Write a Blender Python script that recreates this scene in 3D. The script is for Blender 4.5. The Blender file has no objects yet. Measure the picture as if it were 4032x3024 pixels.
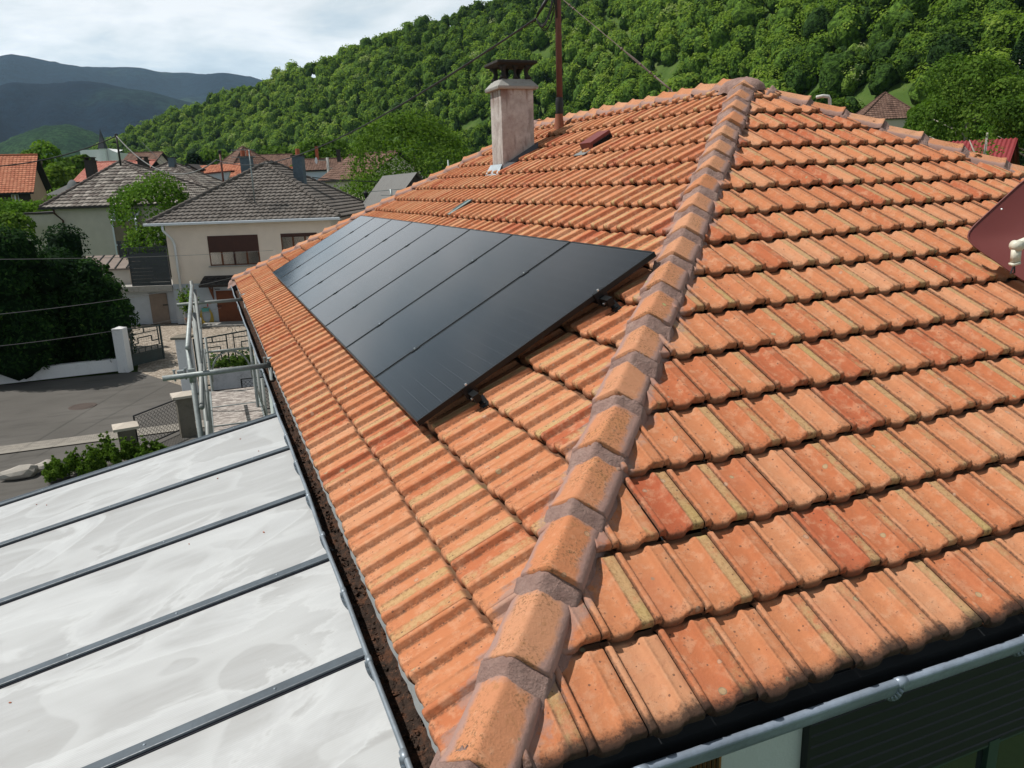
import bpy, math, random
import numpy as np
from mathutils import Vector, Matrix

# ------------------------------------------------------------------ camera, world, sun, exposure
CAM = np.array([-0.507, -1.769, 1.722])
CR = np.array([0.92824, -0.37005, -0.03347]); CU = np.array([0.12325, 0.22304, 0.96699]); CF = np.array([0.35095, 0.90217, -0.25233])
def _n(v): v = np.asarray(v, float); return v / np.linalg.norm(v)
YAW, PIT, ROL, FOC = 0.3711, -0.2551, -0.034, 3014.76
_F = np.array([math.sin(YAW)*math.cos(PIT), math.cos(YAW)*math.cos(PIT), math.sin(PIT)])
_R = np.array([math.cos(YAW), -math.sin(YAW), 0.0]); _U = np.cross(_R, _F)
CR = _R*math.cos(ROL) + _U*math.sin(ROL); CU = -_R*math.sin(ROL) + _U*math.cos(ROL); CF = _F
SC = bpy.context.scene
COL = SC.collection
cd = bpy.data.cameras.new("camera"); cam = bpy.data.objects.new("camera", cd); COL.objects.link(cam)
cam.matrix_world = Matrix(((CR[0], CU[0], -CF[0], CAM[0]), (CR[1], CU[1], -CF[1], CAM[1]), (CR[2], CU[2], -CF[2], CAM[2]), (0, 0, 0, 1)))
cd.sensor_width = 36.0; cd.lens = 36.0*FOC/4032.0; cd.clip_start = 0.05; cd.clip_end = 30000
SC.camera = cam

SUN = _n([-0.47, 0.24, 0.85])
w = bpy.data.worlds.new("World"); SC.world = w; w.use_nodes = True
nt = w.node_tree; N = nt.nodes; L = nt.links
for n_ in list(N): N.remove(n_)
out = N.new("ShaderNodeOutputWorld"); bg = N.new("ShaderNodeBackground")
sky = N.new("ShaderNodeTexSky"); sky.sky_type = 'NISHITA'; sky.sun_disc = False
sky.sun_elevation = math.asin(SUN[2]); sky.sun_rotation = math.atan2(SUN[0], SUN[1]) 
sky.air_density = 1.0; sky.dust_density = 1.5; sky.ozone_density = 1.5
tc = N.new("ShaderNodeTexCoord"); sep = N.new("ShaderNodeSeparateXYZ"); L.new(tc.outputs['Generated'], sep.inputs[0])
def wm(op, a, b=None, clamp=False):
    m = N.new("ShaderNodeMath"); m.operation = op; m.use_clamp = clamp
    for i, x in enumerate((a, b)):
        if x is None: continue
        if isinstance(x, (int, float)): m.inputs[i].default_value = x
        else: L.new(x, m.inputs[i])
    return m.outputs[0]
zz = wm('ADD', wm('MAXIMUM', sep.outputs[2], 0.0), 0.16)
cx_ = wm('DIVIDE', sep.outputs[0], zz); cy_ = wm('DIVIDE', sep.outputs[1], zz)
comb = N.new("ShaderNodeCombineXYZ"); L.new(cx_, comb.inputs[0]); L.new(cy_, comb.inputs[1])
def wnoise(scale, det, dist, off):
    mp = N.new("ShaderNodeMapping"); L.new(comb.outputs[0], mp.inputs[0]); mp.inputs['Location'].default_value = off
    n1 = N.new("ShaderNodeTexNoise"); n1.inputs['Scale'].default_value = scale; n1.inputs['Detail'].default_value = det
    n1.inputs['Roughness'].default_value = 0.55; n1.inputs['Distortion'].default_value = dist; L.new(mp.outputs[0], n1.inputs['Vector']); return n1.outputs['Fac']
c1 = wnoise(1.05, 8, 0.5, (3.1, 1.7, 0)); c2 = wnoise(2.1, 8, 0.3, (8.2, 4.4, 1.3))
mixn = wm('ADD', wm('MULTIPLY', c1, 0.62), wm('MULTIPLY', c2, 0.38))
rc = N.new("ShaderNodeValToRGB"); L.new(mixn, rc.inputs[0])
e_ = rc.color_ramp.elements
e_[0].position = 0.36; e_[0].color = (4.0, 5.0, 5.7, 1)
e_[1].position = 0.58; e_[1].color = (8.8, 9.1, 9.3, 1)
e2 = e_.new(0.45); e2.color = (5.6, 6.5, 7.1, 1); e3 = e_.new(0.50); e3.color = (7.0, 7.6, 7.9, 1)
gapn = wnoise(0.45, 5, 0.4, (1.2, 9.0, 3.0))
cov = wm('MULTIPLY', wm('SUBTRACT', gapn, 0.60, True), 7.0, True)
mx = N.new("ShaderNodeMix"); mx.data_type = 'RGBA'; L.new(cov, mx.inputs[0]); L.new(rc.outputs[0], mx.inputs[6]); L.new(sky.outputs[0], mx.inputs[7])
dim = wm('SUBTRACT', 1.16, wm('MULTIPLY', wm('MAXIMUM', sep.outputs[2], 0.0), 1.75)); dim = wm('MAXIMUM', dim, 0.24); vm = N.new('ShaderNodeVectorMath'); vm.operation = 'SCALE'; L.new(mx.outputs[2], vm.inputs[0]); L.new(dim, vm.inputs['Scale']); L.new(vm.outputs[0], bg.inputs[0]); bg.inputs[1].default_value = 0.135
L.new(bg.outputs[0], out.inputs[0])
sd = bpy.data.lights.new("sun", 'SUN'); sd.energy = 4.7; sd.angle = math.radians(0.5); sd.color = (1.0, 0.955, 0.89)
so = bpy.data.objects.new("sun", sd); COL.objects.link(so)
so.rotation_euler = Vector(SUN).to_track_quat('Z', 'Y').to_euler(); so.location = (-20, 10, 40)
SC.view_settings.view_transform = 'Standard'; SC.view_settings.look = 'None'; SC.view_settings.gamma = 1.0
SC.view_settings.exposure = 0.1
SC.cycles.max_bounces = 5; SC.cycles.diffuse_bounces = 2; SC.cycles.transparent_max_bounces = 6; SC.cycles.volume_bounces = 0
SC.cycles.use_denoising = True

rng = np.random.default_rng(7); random.seed(7)

# ------------------------------------------------------------------ survey helpers: sight lines of the photograph at true distances
def ray(px, py):
    return _n(CF + CR*(px-2016)/FOC - CU*(py-1512)/FOC)
def atz(px, py, z):
    d = ray(px, py); return CAM + d*((z-CAM[2])/d[2])
FWD = np.array([0.37, 0.929, 0.0]); RGT = np.array([0.929, -0.37, 0.0])
FWD = np.array([math.sin(YAW), math.cos(YAW), 0]); RGT = np.array([math.cos(YAW), -math.sin(YAW), 0])
def dep(px, py, d):
    r = ray(px, py); return CAM + r*(d/(r@FWD))
def azim(px): return YAW + math.atan((px-2016)/3115.0)

# ------------------------------------------------------------------ mesh helpers
class MB:
    def __init__(s): s.v = []; s.f = []; s.m = []; s.n = 0; s.a = []
    def add(s, v, f, mi=0, a=None):
        v = np.asarray(v, float).reshape(-1, 3); s.v.append(v)
        for q in f: s.f.append(tuple(int(i)+s.n for i in q)); s.m.append(mi)
        s.a.append(np.tile(np.asarray(a if a is not None else (0, 0, 0, 1), float), (len(v), 1)) if (a is None or np.ndim(a) == 1) else np.asarray(a, float))
        s.n += len(v); return s
    def box(s, p0, p1, mi=0, M=None):
        x0, y0, z0 = p0; x1, y1, z1 = p1
        v = np.array([(x0,y0,z0),(x1,y0,z0),(x1,y1,z0),(x0,y1,z0),(x0,y0,z1),(x1,y0,z1),(x1,y1,z1),(x0,y1,z1)], float)
        if M is not None: v = v @ np.array(M)[:3,:3].T + np.array(M)[:3,3]
        return s.add(v, [(0,3,2,1),(4,5,6,7),(0,1,5,4),(1,2,6,5),(2,3,7,6),(3,0,4,7)], mi)
    def bar(s, a, b, w, h, mi=0, up=(0,0,1)):
        a = np.asarray(a, float); b = np.asarray(b, float); d = _n(b-a); up = np.asarray(up, float)
        if abs(d@up) > .99: up = np.array([1., 0, 0])
        x = _n(np.cross(d, up)); z = np.cross(x, d); v = []
        for p in (a, b):
            for i, j in ((-1,-1),(1,-1),(1,1),(-1,1)): v.append(p + x*i*w/2 + z*j*h/2)
        return s.add(v, [(0,1,2,3),(7,6,5,4),(0,4,5,1),(1,5,6,2),(2,6,7,3),(3,7,4,0)], mi)
    def tube(s, pts, r, seg=10, mi=0, cap=True):
        pts = [np.asarray(p, float) for p in pts]; n = len(pts); rr = r if np.ndim(r) else [r]*n
        v = []; prev = None
        for i, p in enumerate(pts):
            d = _n(pts[min(i+1, n-1)] - pts[max(i-1, 0)])
            ref = prev if prev is not None else (np.array([0, 0, 1.]) if abs(d[2]) < .9 else np.array([1., 0, 0]))
            x = _n(ref - d*(ref@d)); prev = x; y = np.cross(d, x)
            for k in range(seg):
                t = 2*math.pi*k/seg; v.append(p + (x*math.cos(t) + y*math.sin(t))*rr[i])
        f = []
        for i in range(n-1):
            for k in range(seg):
                k2 = (k+1) % seg; f.append((i*seg+k, i*seg+k2, (i+1)*seg+k2, (i+1)*seg+k))
        if cap: f += [tuple(range(seg))[::-1], tuple((n-1)*seg+k for k in range(seg))]
        return s.add(v, f, mi)
    def lathe(s, prof, c, seg=24, mi=0):
        c = np.asarray(c, float); v = []; f = []; n = len(prof)
        for r, z in prof:
            for k in range(seg):
                t = 2*math.pi*k/seg; v.append((c[0]+r*math.cos(t), c[1]+r*math.sin(t), c[2]+z))
        for i in range(n-1):
            for k in range(seg):
                k2 = (k+1) % seg; f.append((i*seg+k, i*seg+k2, (i+1)*seg+k2, (i+1)*seg+k))
        return s.add(v, f, mi)
    def poly(s, pts, mi=0): return s.add(pts, [tuple(range(len(pts)))], mi)
    def prism(s, base, d, mi=0):
        b = np.asarray(base, float); n = len(b); v = np.vstack([b, b+np.asarray(d, float)])
        f = [tuple(range(n))[::-1], tuple(range(n, 2*n))] + [(i, (i+1) % n, n+(i+1) % n, n+i) for i in range(n)]
        return s.add(v, f, mi)
    def grid(s, V, mi=0, a=None):      # V: (m,n,3)
        m, n = V.shape[:2]; i = np.arange(m-1)[:, None]*n + np.arange(n-1)[None]
        f = np.stack([i, i+1, i+n+1, i+n], -1).reshape(-1, 4)
        return s.add(V.reshape(-1, 3), f, mi, None if a is None else a.reshape(-1, 4))
    def build(s, name, mats, parent=None, smooth=False, attr=None, bevel=0):
        V = np.vstack(s.v); return mesh_np(name, V, s.f, mats, parent, smooth, np.vstack(s.a) if attr else None, attr, s.m, bevel)

def mesh_np(name, V, F, mats, parent=None, smooth=False, A=None, attr=None, mi=None, bevel=0):
    me = bpy.data.meshes.new(name); V = np.asarray(V, np.float32)
    if isinstance(F, np.ndarray):
        nf, k = F.shape; li = F.reshape(-1).astype(np.int32); ls = np.arange(0, nf*k, k, dtype=np.int32); lt = np.full(nf, k, np.int32)
    else:
        nf = len(F); lt = np.array([len(q) for q in F], np.int32); ls = np.concatenate([[0], np.cumsum(lt)[:-1]]).astype(np.int32)
        li = np.fromiter((i for q in F for i in q), np.int32)
    me.vertices.add(len(V)); me.vertices.foreach_set('co', V.reshape(-1))
    me.loops.add(len(li)); me.loops.foreach_set('vertex_index', li)
    me.polygons.add(nf); me.polygons.foreach_set('loop_start', ls); me.polygons.foreach_set('loop_total', lt)
    me.polygons.foreach_set('use_smooth', np.full(nf, bool(smooth)))
    if not isinstance(mats, (list, tuple)): mats = [mats]
    for m in mats: me.materials.append(m)
    if mi is not None and len(mats) > 1: me.polygons.foreach_set('material_index', np.array(mi, np.int32))
    me.update(calc_edges=True)
    if A is not None:
        at = me.attributes.new(attr, 'FLOAT_COLOR', 'POINT'); at.data.foreach_set('color', np.asarray(A, np.float32).reshape(-1))
    o = bpy.data.objects.new(name, me); COL.objects.link(o)
    if parent is not None: o.parent = parent
    if bevel:
        b = o.modifiers.new('bevel', 'BEVEL'); b.width = bevel; b.segments = 2; b.limit_method = 'ANGLE'
    return o
def tag(o, label=None, cat=None, group=None, kind=None):
    if label: o['label'] = label
    if cat: o['category'] = cat
    if group: o['group'] = group
    if kind: o['kind'] = kind
    return o
def thing(name, label, cat, loc=(0,0,0), rz=0.0, group=None):
    o = bpy.data.objects.new(name, None); COL.objects.link(o); o.location = loc; o.rotation_euler = (0, 0, rz); o.empty_display_size = .2
    return tag(o, label, cat, group)
def copy_tree(o, parent=None):
    c = o.copy(); COL.objects.link(c)
    if parent is not None: c.parent = parent
    for ch in list(o.children): copy_tree(ch, c)
    return c

# ------------------------------------------------------------------ materials
class NT:
    def __init__(s, name, rough=0.8, color=(.5,.5,.5), metal=0.0, spec=0.5):
        s.mat = bpy.data.materials.new(name); s.mat.use_nodes = True; s.t = s.mat.node_tree; s.N = s.t.nodes; s.L = s.t.links
        s.b = s.N['Principled BSDF']; s.b.inputs['Roughness'].default_value = rough; s.b.inputs['Base Color'].default_value = (*color, 1)
        s.b.inputs['Metallic'].default_value = metal; s.b.inputs['Specular IOR Level'].default_value = spec
        s.co = None
    def obj(s):
        if s.co is None: s.co = s.N.new("ShaderNodeTexCoord").outputs['Object']
        return s.co
    def _in(s, sock, x):
        if x is None: return
        if isinstance(x, (int, float)): sock.default_value = x
        elif isinstance(x, (tuple, list)): sock.default_value = (*x, 1) if (len(x) == 3 and sock.type == 'RGBA') else x
        else: s.L.new(x, sock)
    def m(s, op, a, b=None, clamp=False, c=None):
        n = s.N.new("ShaderNodeMath"); n.operation = op; n.use_clamp = clamp
        for i, x in enumerate((a, b, c)): s._in(n.inputs[i], x) if x is not None else None
        return n.outputs[0]
    def map(s, scale=(1,1,1), rot=(0,0,0), loc=(0,0,0), src=None):
        n = s.N.new("ShaderNodeMapping"); s.L.new(src if src is not None else s.obj(), n.inputs[0])
        n.inputs['Scale'].default_value = scale; n.inputs['Rotation'].default_value = rot; n.inputs['Location'].default_value = loc; return n.outputs[0]
    def noise(s, scale, det=4, vec=None, rough=.55, dist=0.0, color=False):
        n = s.N.new("ShaderNodeTexNoise"); n.inputs['Scale'].default_value = scale; n.inputs['Detail'].default_value = det
        n.inputs['Roughness'].default_value = rough; n.inputs['Distortion'].default_value = dist
        s.L.new(vec if vec is not None else s.obj(), n.inputs['Vector']); return n.outputs['Color' if color else 'Fac']
    def voro(s, scale, vec=None, feat='F1', rnd=1.0):
        n = s.N.new("ShaderNodeTexVoronoi"); n.feature = feat; n.inputs['Scale'].default_value = scale; n.inputs['Randomness'].default_value = rnd
        s.L.new(vec if vec is not None else s.obj(), n.inputs['Vector']); return n
    def ramp(s, fac, stops, interp='LINEAR'):
        n = s.N.new("ShaderNodeValToRGB"); s._in(n.inputs[0], fac); r = n.color_ramp; r.interpolation = interp
        while len(r.elements) > len(stops): r.elements.remove(r.elements[-1])
        while len(r.elements) < len(stops): r.elements.new(1.0)
        for e, (p, c) in zip(r.elements, stops):
            e.position = p; e.color = (c, c, c, 1) if isinstance(c, (int, float)) else (*c, 1)
        return n.outputs[0]
    def sm(s, x, a, b):   # smoothstep-like
        n = s.N.new("ShaderNodeMapRange"); n.interpolation_type = 'SMOOTHSTEP'; s._in(n.inputs[0], x)
        n.inputs[1].default_value = a; n.inputs[2].default_value = b; return n.outputs[0]
    def mix(s, fac, a, b, bl='MIX'):
        n = s.N.new("ShaderNodeMix"); n.data_type = 'RGBA'; n.blend_type = bl; s._in(n.inputs[0], fac); s._in(n.inputs[6], a); s._in(n.inputs[7], b); return n.outputs[2]
    def attr(s, name):
        n = s.N.new("ShaderNodeAttribute"); n.attribute_name = name
        sp = s.N.new("ShaderNodeSeparateColor"); s.L.new(n.outputs['Color'], sp.inputs[0]); return sp.outputs[0], sp.outputs[1], sp.outputs[2], n.outputs['Alpha']
    def rnd(s): return s.N.new("ShaderNodeObjectInfo").outputs['Random']
    def bump(s, h, dist=.01, st=1.0, nrm=None):
        n = s.N.new("ShaderNodeBump"); n.inputs['Distance'].default_value = dist; n.inputs['Strength'].default_value = st; s.L.new(h, n.inputs['Height'])
        if nrm is not None: s.L.new(nrm, n.inputs['Normal'])
        s.L.new(n.outputs[0], s.b.inputs['Normal']); return n.outputs[0]
    def color(s, c): s._in(s.b.inputs['Base Color'], c); return s
    def rough(s, r): s._in(s.b.inputs['Roughness'], r); return s
def plain(name, c, rough=.7, metal=0.0, var=.12, sc=3.0, bump=0.0, bsc=60, spec=.4):
    t = NT(name, rough, c, metal, spec); n = t.noise(sc, 5)
    d = tuple(x*(1-var) for x in c); l = tuple(min(1, x*(1+var)) for x in c)
    t.color(t.ramp(n, [(.3, d), (.7, l)]))
    if bump: t.bump(t.noise(bsc, 4), bump)
    return t.mat
def dirty(name, c, dirt_shade, amount=.5, sc=2.0, rough=.85, bump=.003, metal=0.0):
    t = NT(name, rough, c, metal); n = t.noise(sc, 7, rough=.65); n2 = t.noise(sc*9, 5, rough=.7)
    f = t.m('MULTIPLY', t.sm(n, .62-amount*.3, .75), t.sm(n2, .3, .65)); col = t.mix(t.m('MULTIPLY', f, .8), c, dirt_shade)
    col = t.mix(.25, col, t.ramp(t.noise(sc*30, 3), [(.3, tuple(x*.7 for x in c)), (.7, tuple(min(1, x*1.2) for x in c))]))
    t.color(col)
    if bump: t.bump(n2, bump)
    return t.mat

def mat_tile():
    t = NT("terracotta_tile", .88, spec=.25); r1, u, v, r2 = t.attr('tl')
    base = t.ramp(r1, [(0, (.37,.095,.042)), (.14, (.42,.135,.058)), (.4, (.465,.178,.080)), (.8, (.49,.20,.094)), (1, (.515,.245,.13))])
    n1 = t.noise(3.2, 6); n2 = t.noise(17, 6, rough=.65); n3 = t.noise(62, 6, rough=.75)
    base = t.mix(t.m('MULTIPLY', t.sm(n2, .46, .66), .5), base, (.56,.31,.185)); base = t.mix(t.m('MULTIPLY', t.sm(t.noise(23, 7, rough=.75), .54, .66), .42), base, (.33,.13,.07))
    base = t.mix(t.m('MULTIPLY', t.sm(n1, .5, .8), .4), base, (.43,.14,.075))
    # scratches along the slope of the pan
    u_ = u; u = t.m('ADD', u, t.m('MULTIPLY', t.m('SUBTRACT', n2, .5), .06)); band = t.m('MULTIPLY', t.sm(u, .70, .76), t.m('SUBTRACT', 1.0, t.sm(u, .965, .985)))
    u = u_
    lic = t.m('MULTIPLY', band, t.sm(t.m('ADD', t.noise(11, 6, rough=.7), t.m('MULTIPLY', r2, .40)), .655, .86))
    base = t.mix(t.m('MULTIPLY', lic, .74), base, t.mix(t.sm(n3, .45, .6), (.47,.325,.16), (.36,.24,.11)))
    grn = t.m('MULTIPLY', t.m('MULTIPLY', lic, t.sm(t.noise(2.3, 2), .56, .66)), .5); base = t.mix(t.m('MULTIPLY', grn, .6), base, (.36,.33,.10))
    # pale bloom
    base = t.mix(t.m('MULTIPLY', t.sm(t.noise(6, 7, rough=.7), .60, .74), .4), base, (.60,.38,.24))
    # dirt in the joints and grooves, plus lip shadow painted along the pan
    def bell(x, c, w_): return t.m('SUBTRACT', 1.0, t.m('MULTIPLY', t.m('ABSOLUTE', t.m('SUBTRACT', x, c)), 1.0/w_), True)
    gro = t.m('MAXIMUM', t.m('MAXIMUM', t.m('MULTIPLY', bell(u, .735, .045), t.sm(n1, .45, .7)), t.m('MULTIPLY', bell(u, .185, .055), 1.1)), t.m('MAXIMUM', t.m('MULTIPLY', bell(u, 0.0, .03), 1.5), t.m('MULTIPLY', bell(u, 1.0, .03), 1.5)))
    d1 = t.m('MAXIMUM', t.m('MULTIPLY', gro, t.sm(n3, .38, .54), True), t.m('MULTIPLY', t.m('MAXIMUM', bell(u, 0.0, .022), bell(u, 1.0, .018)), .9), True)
    vend = t.m('MAXIMUM', t.sm(v, .95, 1.0), t.m('MULTIPLY', t.m('SUBTRACT', 1.0, t.sm(t.m('ADD', v, t.m('MULTIPLY', t.m('SUBTRACT', n2, .5), .06)), -.004, .05)), .85))  # tile noses darkened: grime together with painted-in nose shading
    d2 = t.m('MULTIPLY', vend, .8)
    d3 = t.m('MULTIPLY', t.sm(n3, .58, .66), t.sm(n2, .47, .58))
    d4 = t.m('MULTIPLY', t.m('SUBTRACT', 1.0, t.sm(v, 0.0, .22)), t.sm(n3, .50, .62))
    dirt_shade = t.m('MAXIMUM', t.m('MAXIMUM', t.m('MULTIPLY', d1, .8), d2), t.m('MAXIMUM', t.m('MULTIPLY', d3, .68), t.m('MULTIPLY', d4, .7)), True)
    base = t.mix(dirt_shade, base, (.085,.048,.03))
    # round lichen spots with a darker rim
    vo = t.voro(11.0); cr = t.N.new("ShaderNodeSeparateColor"); t.L.new(vo.outputs['Color'], cr.inputs[0])
    rad = t.m('MULTIPLY', t.m('ADD', cr.outputs[0], .25), .14); dd = t.m('ADD', vo.outputs['Distance'], t.m('MULTIPLY', t.m('SUBTRACT', n3, .5), .05))
    ins = t.m('MULTIPLY', t.m('LESS_THAN', dd, rad), t.m('GREATER_THAN', cr.outputs[1], .5))
    rim = t.m('MULTIPLY', ins, t.m('GREATER_THAN', dd, t.m('MULTIPLY', rad, .78)))
    base = t.mix(t.m('MULTIPLY', ins, .55), base, t.mix(t.m('GREATER_THAN', cr.outputs[2], .5), (.50,.34,.24), (.36,.37,.22)))
    base = t.mix(t.m('MULTIPLY', rim, .5), base, (.16,.12,.08))
    vo2 = t.voro(46.0); c2 = t.N.new("ShaderNodeSeparateColor"); t.L.new(vo2.outputs['Color'], c2.inputs[0])
    spk = t.m('MULTIPLY', t.m('LESS_THAN', vo2.outputs['Distance'], t.m('MULTIPLY', c2.outputs[0], .24)), t.m('GREATER_THAN', c2.outputs[1], .62))
    base = t.mix(t.m('MULTIPLY', spk, .75), base, (.10,.055,.04))
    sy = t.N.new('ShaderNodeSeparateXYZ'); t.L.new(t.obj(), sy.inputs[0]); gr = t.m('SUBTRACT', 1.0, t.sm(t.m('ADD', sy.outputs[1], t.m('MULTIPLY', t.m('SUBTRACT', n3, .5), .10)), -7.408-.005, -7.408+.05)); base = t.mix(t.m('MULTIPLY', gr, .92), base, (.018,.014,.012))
    ex = t.m('ABSOLUTE', t.m('SUBTRACT', t.m('MULTIPLY', t.m('ADD', sy.outputs[0], 4.644), .5540), t.m('MULTIPLY', t.m('ADD', sy.outputs[1], 7.408), .5291)))
    sme = t.m('SUBTRACT', 1.0, t.sm(t.m('ADD', ex, t.m('MULTIPLY', t.m('SUBTRACT', t.noise(9, 6, rough=.7), .5), .26)), .085, .125)); base = t.mix(t.m('MULTIPLY', sme, .7), base, (.31,.205,.175))
    t.color(base)
    hb = t.m('ADD', t.m('MULTIPLY', n3, .55), t.m('MULTIPLY', n2, .9)); t.bump(hb, .005, 1.0)
    return t.mat
MAT = {}
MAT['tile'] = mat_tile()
def mat_mortar():
    t = NT("mauve_mortar", .95, spec=.15); n = t.noise(9, 7, rough=.7); n2 = t.noise(70, 5, rough=.75)
    c = t.ramp(n, [(.3, (.23,.145,.125)), (.5, (.32,.21,.18)), (.75, (.41,.285,.245))])
    c = t.mix(t.m('MULTIPLY', t.sm(n2, .6, .7), .45), c, (.12,.075,.065)); t.color(c)
    t.bump(t.m('ADD', t.m('MULTIPLY', n2, .6), n), .022, 1.0); return t.mat
MAT['mortar'] = mat_mortar()
def mat_cap():
    t = NT("ridge_tile_clay", .88, spec=.25); r1, a, sf, r2 = t.attr('cp')
    base = t.ramp(r1, [(0, (.47,.185,.085)), (.5, (.47,.215,.115)), (1, (.51,.26,.15))]); n1 = t.noise(5, 6); n2 = t.noise(26, 6, rough=.65); n3 = t.noise(90, 5, rough=.7)
    base = t.mix(t.m('MULTIPLY', t.sm(n1, .5, .75), .45), base, (.46,.20,.075))
    base = t.mix(t.m('MULTIPLY', t.sm(n2, .52, .75), .4), base, (.62,.36,.22))
    base = t.mix(t.m('MULTIPLY', t.m('MULTIPLY', t.sm(n3, .50, .62), t.sm(n1, .38, .58)), .8), base, (.14,.085,.04)); base = t.mix(t.m('MULTIPLY', t.sm(t.noise(19, 6, rough=.75), .55, .68), .5), base, (.30,.15,.06))
    e = t.m('ADD', a, t.m('MULTIPLY', t.m('SUBTRACT', n1, .5), .55)); e2 = t.m('ADD', sf, t.m('MULTIPLY', t.m('SUBTRACT', n2, .5), .25))
    sm_ = t.m('MAXIMUM', t.sm(t.m('ADD', e, t.m('MULTIPLY', t.m('SUBTRACT', n2, .5), .35)), .66, .90), t.sm(e2, .76, .90)); base = t.mix(t.m('MULTIPLY', sm_, .88), base, (.31,.20,.175))
    vo = t.voro(12.0); cr = t.N.new("ShaderNodeSeparateColor"); t.L.new(vo.outputs['Color'], cr.inputs[0])
    rad = t.m('MULTIPLY', t.m('ADD', cr.outputs[0], .3), .13); ins = t.m('MULTIPLY', t.m('LESS_THAN', vo.outputs['Distance'], rad), t.m('GREATER_THAN', cr.outputs[1], .62))
    rim = t.m('MULTIPLY', ins, t.m('GREATER_THAN', vo.outputs['Distance'], t.m('MULTIPLY', rad, .75)))
    base = t.mix(t.m('MULTIPLY', ins, .7), base, t.mix(t.m('GREATER_THAN', cr.outputs[2], .55), (.46,.28,.17), (.36,.42,.17))); base = t.mix(t.m('MULTIPLY', rim, .5), base, (.12,.10,.05))
    vo2 = t.voro(3.1); base = t.mix(t.m('MULTIPLY', t.m('LESS_THAN', vo2.outputs['Distance'], .06), .9), base, (.05,.02,.015))
    t.color(base); t.bump(t.m('ADD', n2, t.m('MULTIPLY', n3, .5)), .0045, .9); return t.mat
MAT['cap'] = mat_cap()
def mat_zinc(name='zinc', c=(.25,.29,.33), r=.5, metal=.55):
    t = NT(name, r, c, metal); n = t.noise(4, 6, rough=.65); n2 = t.noise(40, 4)
    t.color(t.mix(t.m('MULTIPLY', t.sm(n2, .45, .7), .35), t.ramp(n, [(.3, tuple(x*.72 for x in c)), (.7, tuple(x*1.22 for x in c))]), tuple(x*.6 for x in c)))
    t.rough(t.m('ADD', r-.1, t.m('MULTIPLY', n2, .25))); t.bump(n2, .001, .6); return t.mat
MAT['zinc'] = mat_zinc()
MAT['galv'] = mat_zinc('galvanised_steel', (.27,.30,.30), .55, .5)
MAT['galv_green'] = dirty('weathered_galvanised_steel', (.23,.245,.24), (.08,.085,.075), .6, 6, .6, .001, .35)
def mat_silt():
    t = NT("gutter_silt", .95, spec=.1); n = t.noise(12, 7, rough=.7); n2 = t.noise(60, 4)
    c = t.ramp(n, [(.3, (.020,.016,.013)), (.5, (.050,.034,.027)), (.62, (.105,.05,.03)), (.75, (.06,.046,.038))])
    t.color(t.mix(t.m('MULTIPLY', t.sm(n2, .6, .68), .7), c, (.17,.085,.05))); t.bump(n2, .02); return t.mat
MAT['silt'] = mat_silt()
MAT['flash'] = dirty('lead_flashing', (.19,.20,.20), (.10,.095,.085), .4, 8, .8, .003)
MAT['dark'] = plain('dark_board', (.012,.014,.016), .8, var=.3)
# ------------------------------------------------------------------ the tiled house
PP, QQ, HR, LL = 0.5060, 0.4866, 2.5735, 14.816
tp, tq = math.tan(PP), math.tan(QQ); cp_, sp_ = math.cos(PP), math.sin(PP); cq_, sq_ = math.cos(QQ), math.sin(QQ)
RX, RY = HR/tp, HR/tq; WX = 2*RX
nW = np.array([-sp_, 0, cp_]); nS = np.array([0, -sq_, cq_])
def Wp(s, y, h=0.0): return np.array([s*cp_, y, s*sp_]) + nW*h
def Sp(x, s, h=0.0): return np.array([x, s*cq_, s*sq_]) + nS*h

house = thing('house', 'large near house under a hipped roof of weathered orange clay tiles', 'house', (RX, LL/2, -5.0))
HO = np.array([RX, LL/2, -5.0])
def hs(P): return np.asarray(P, float) - HO      # world point -> house local

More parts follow.
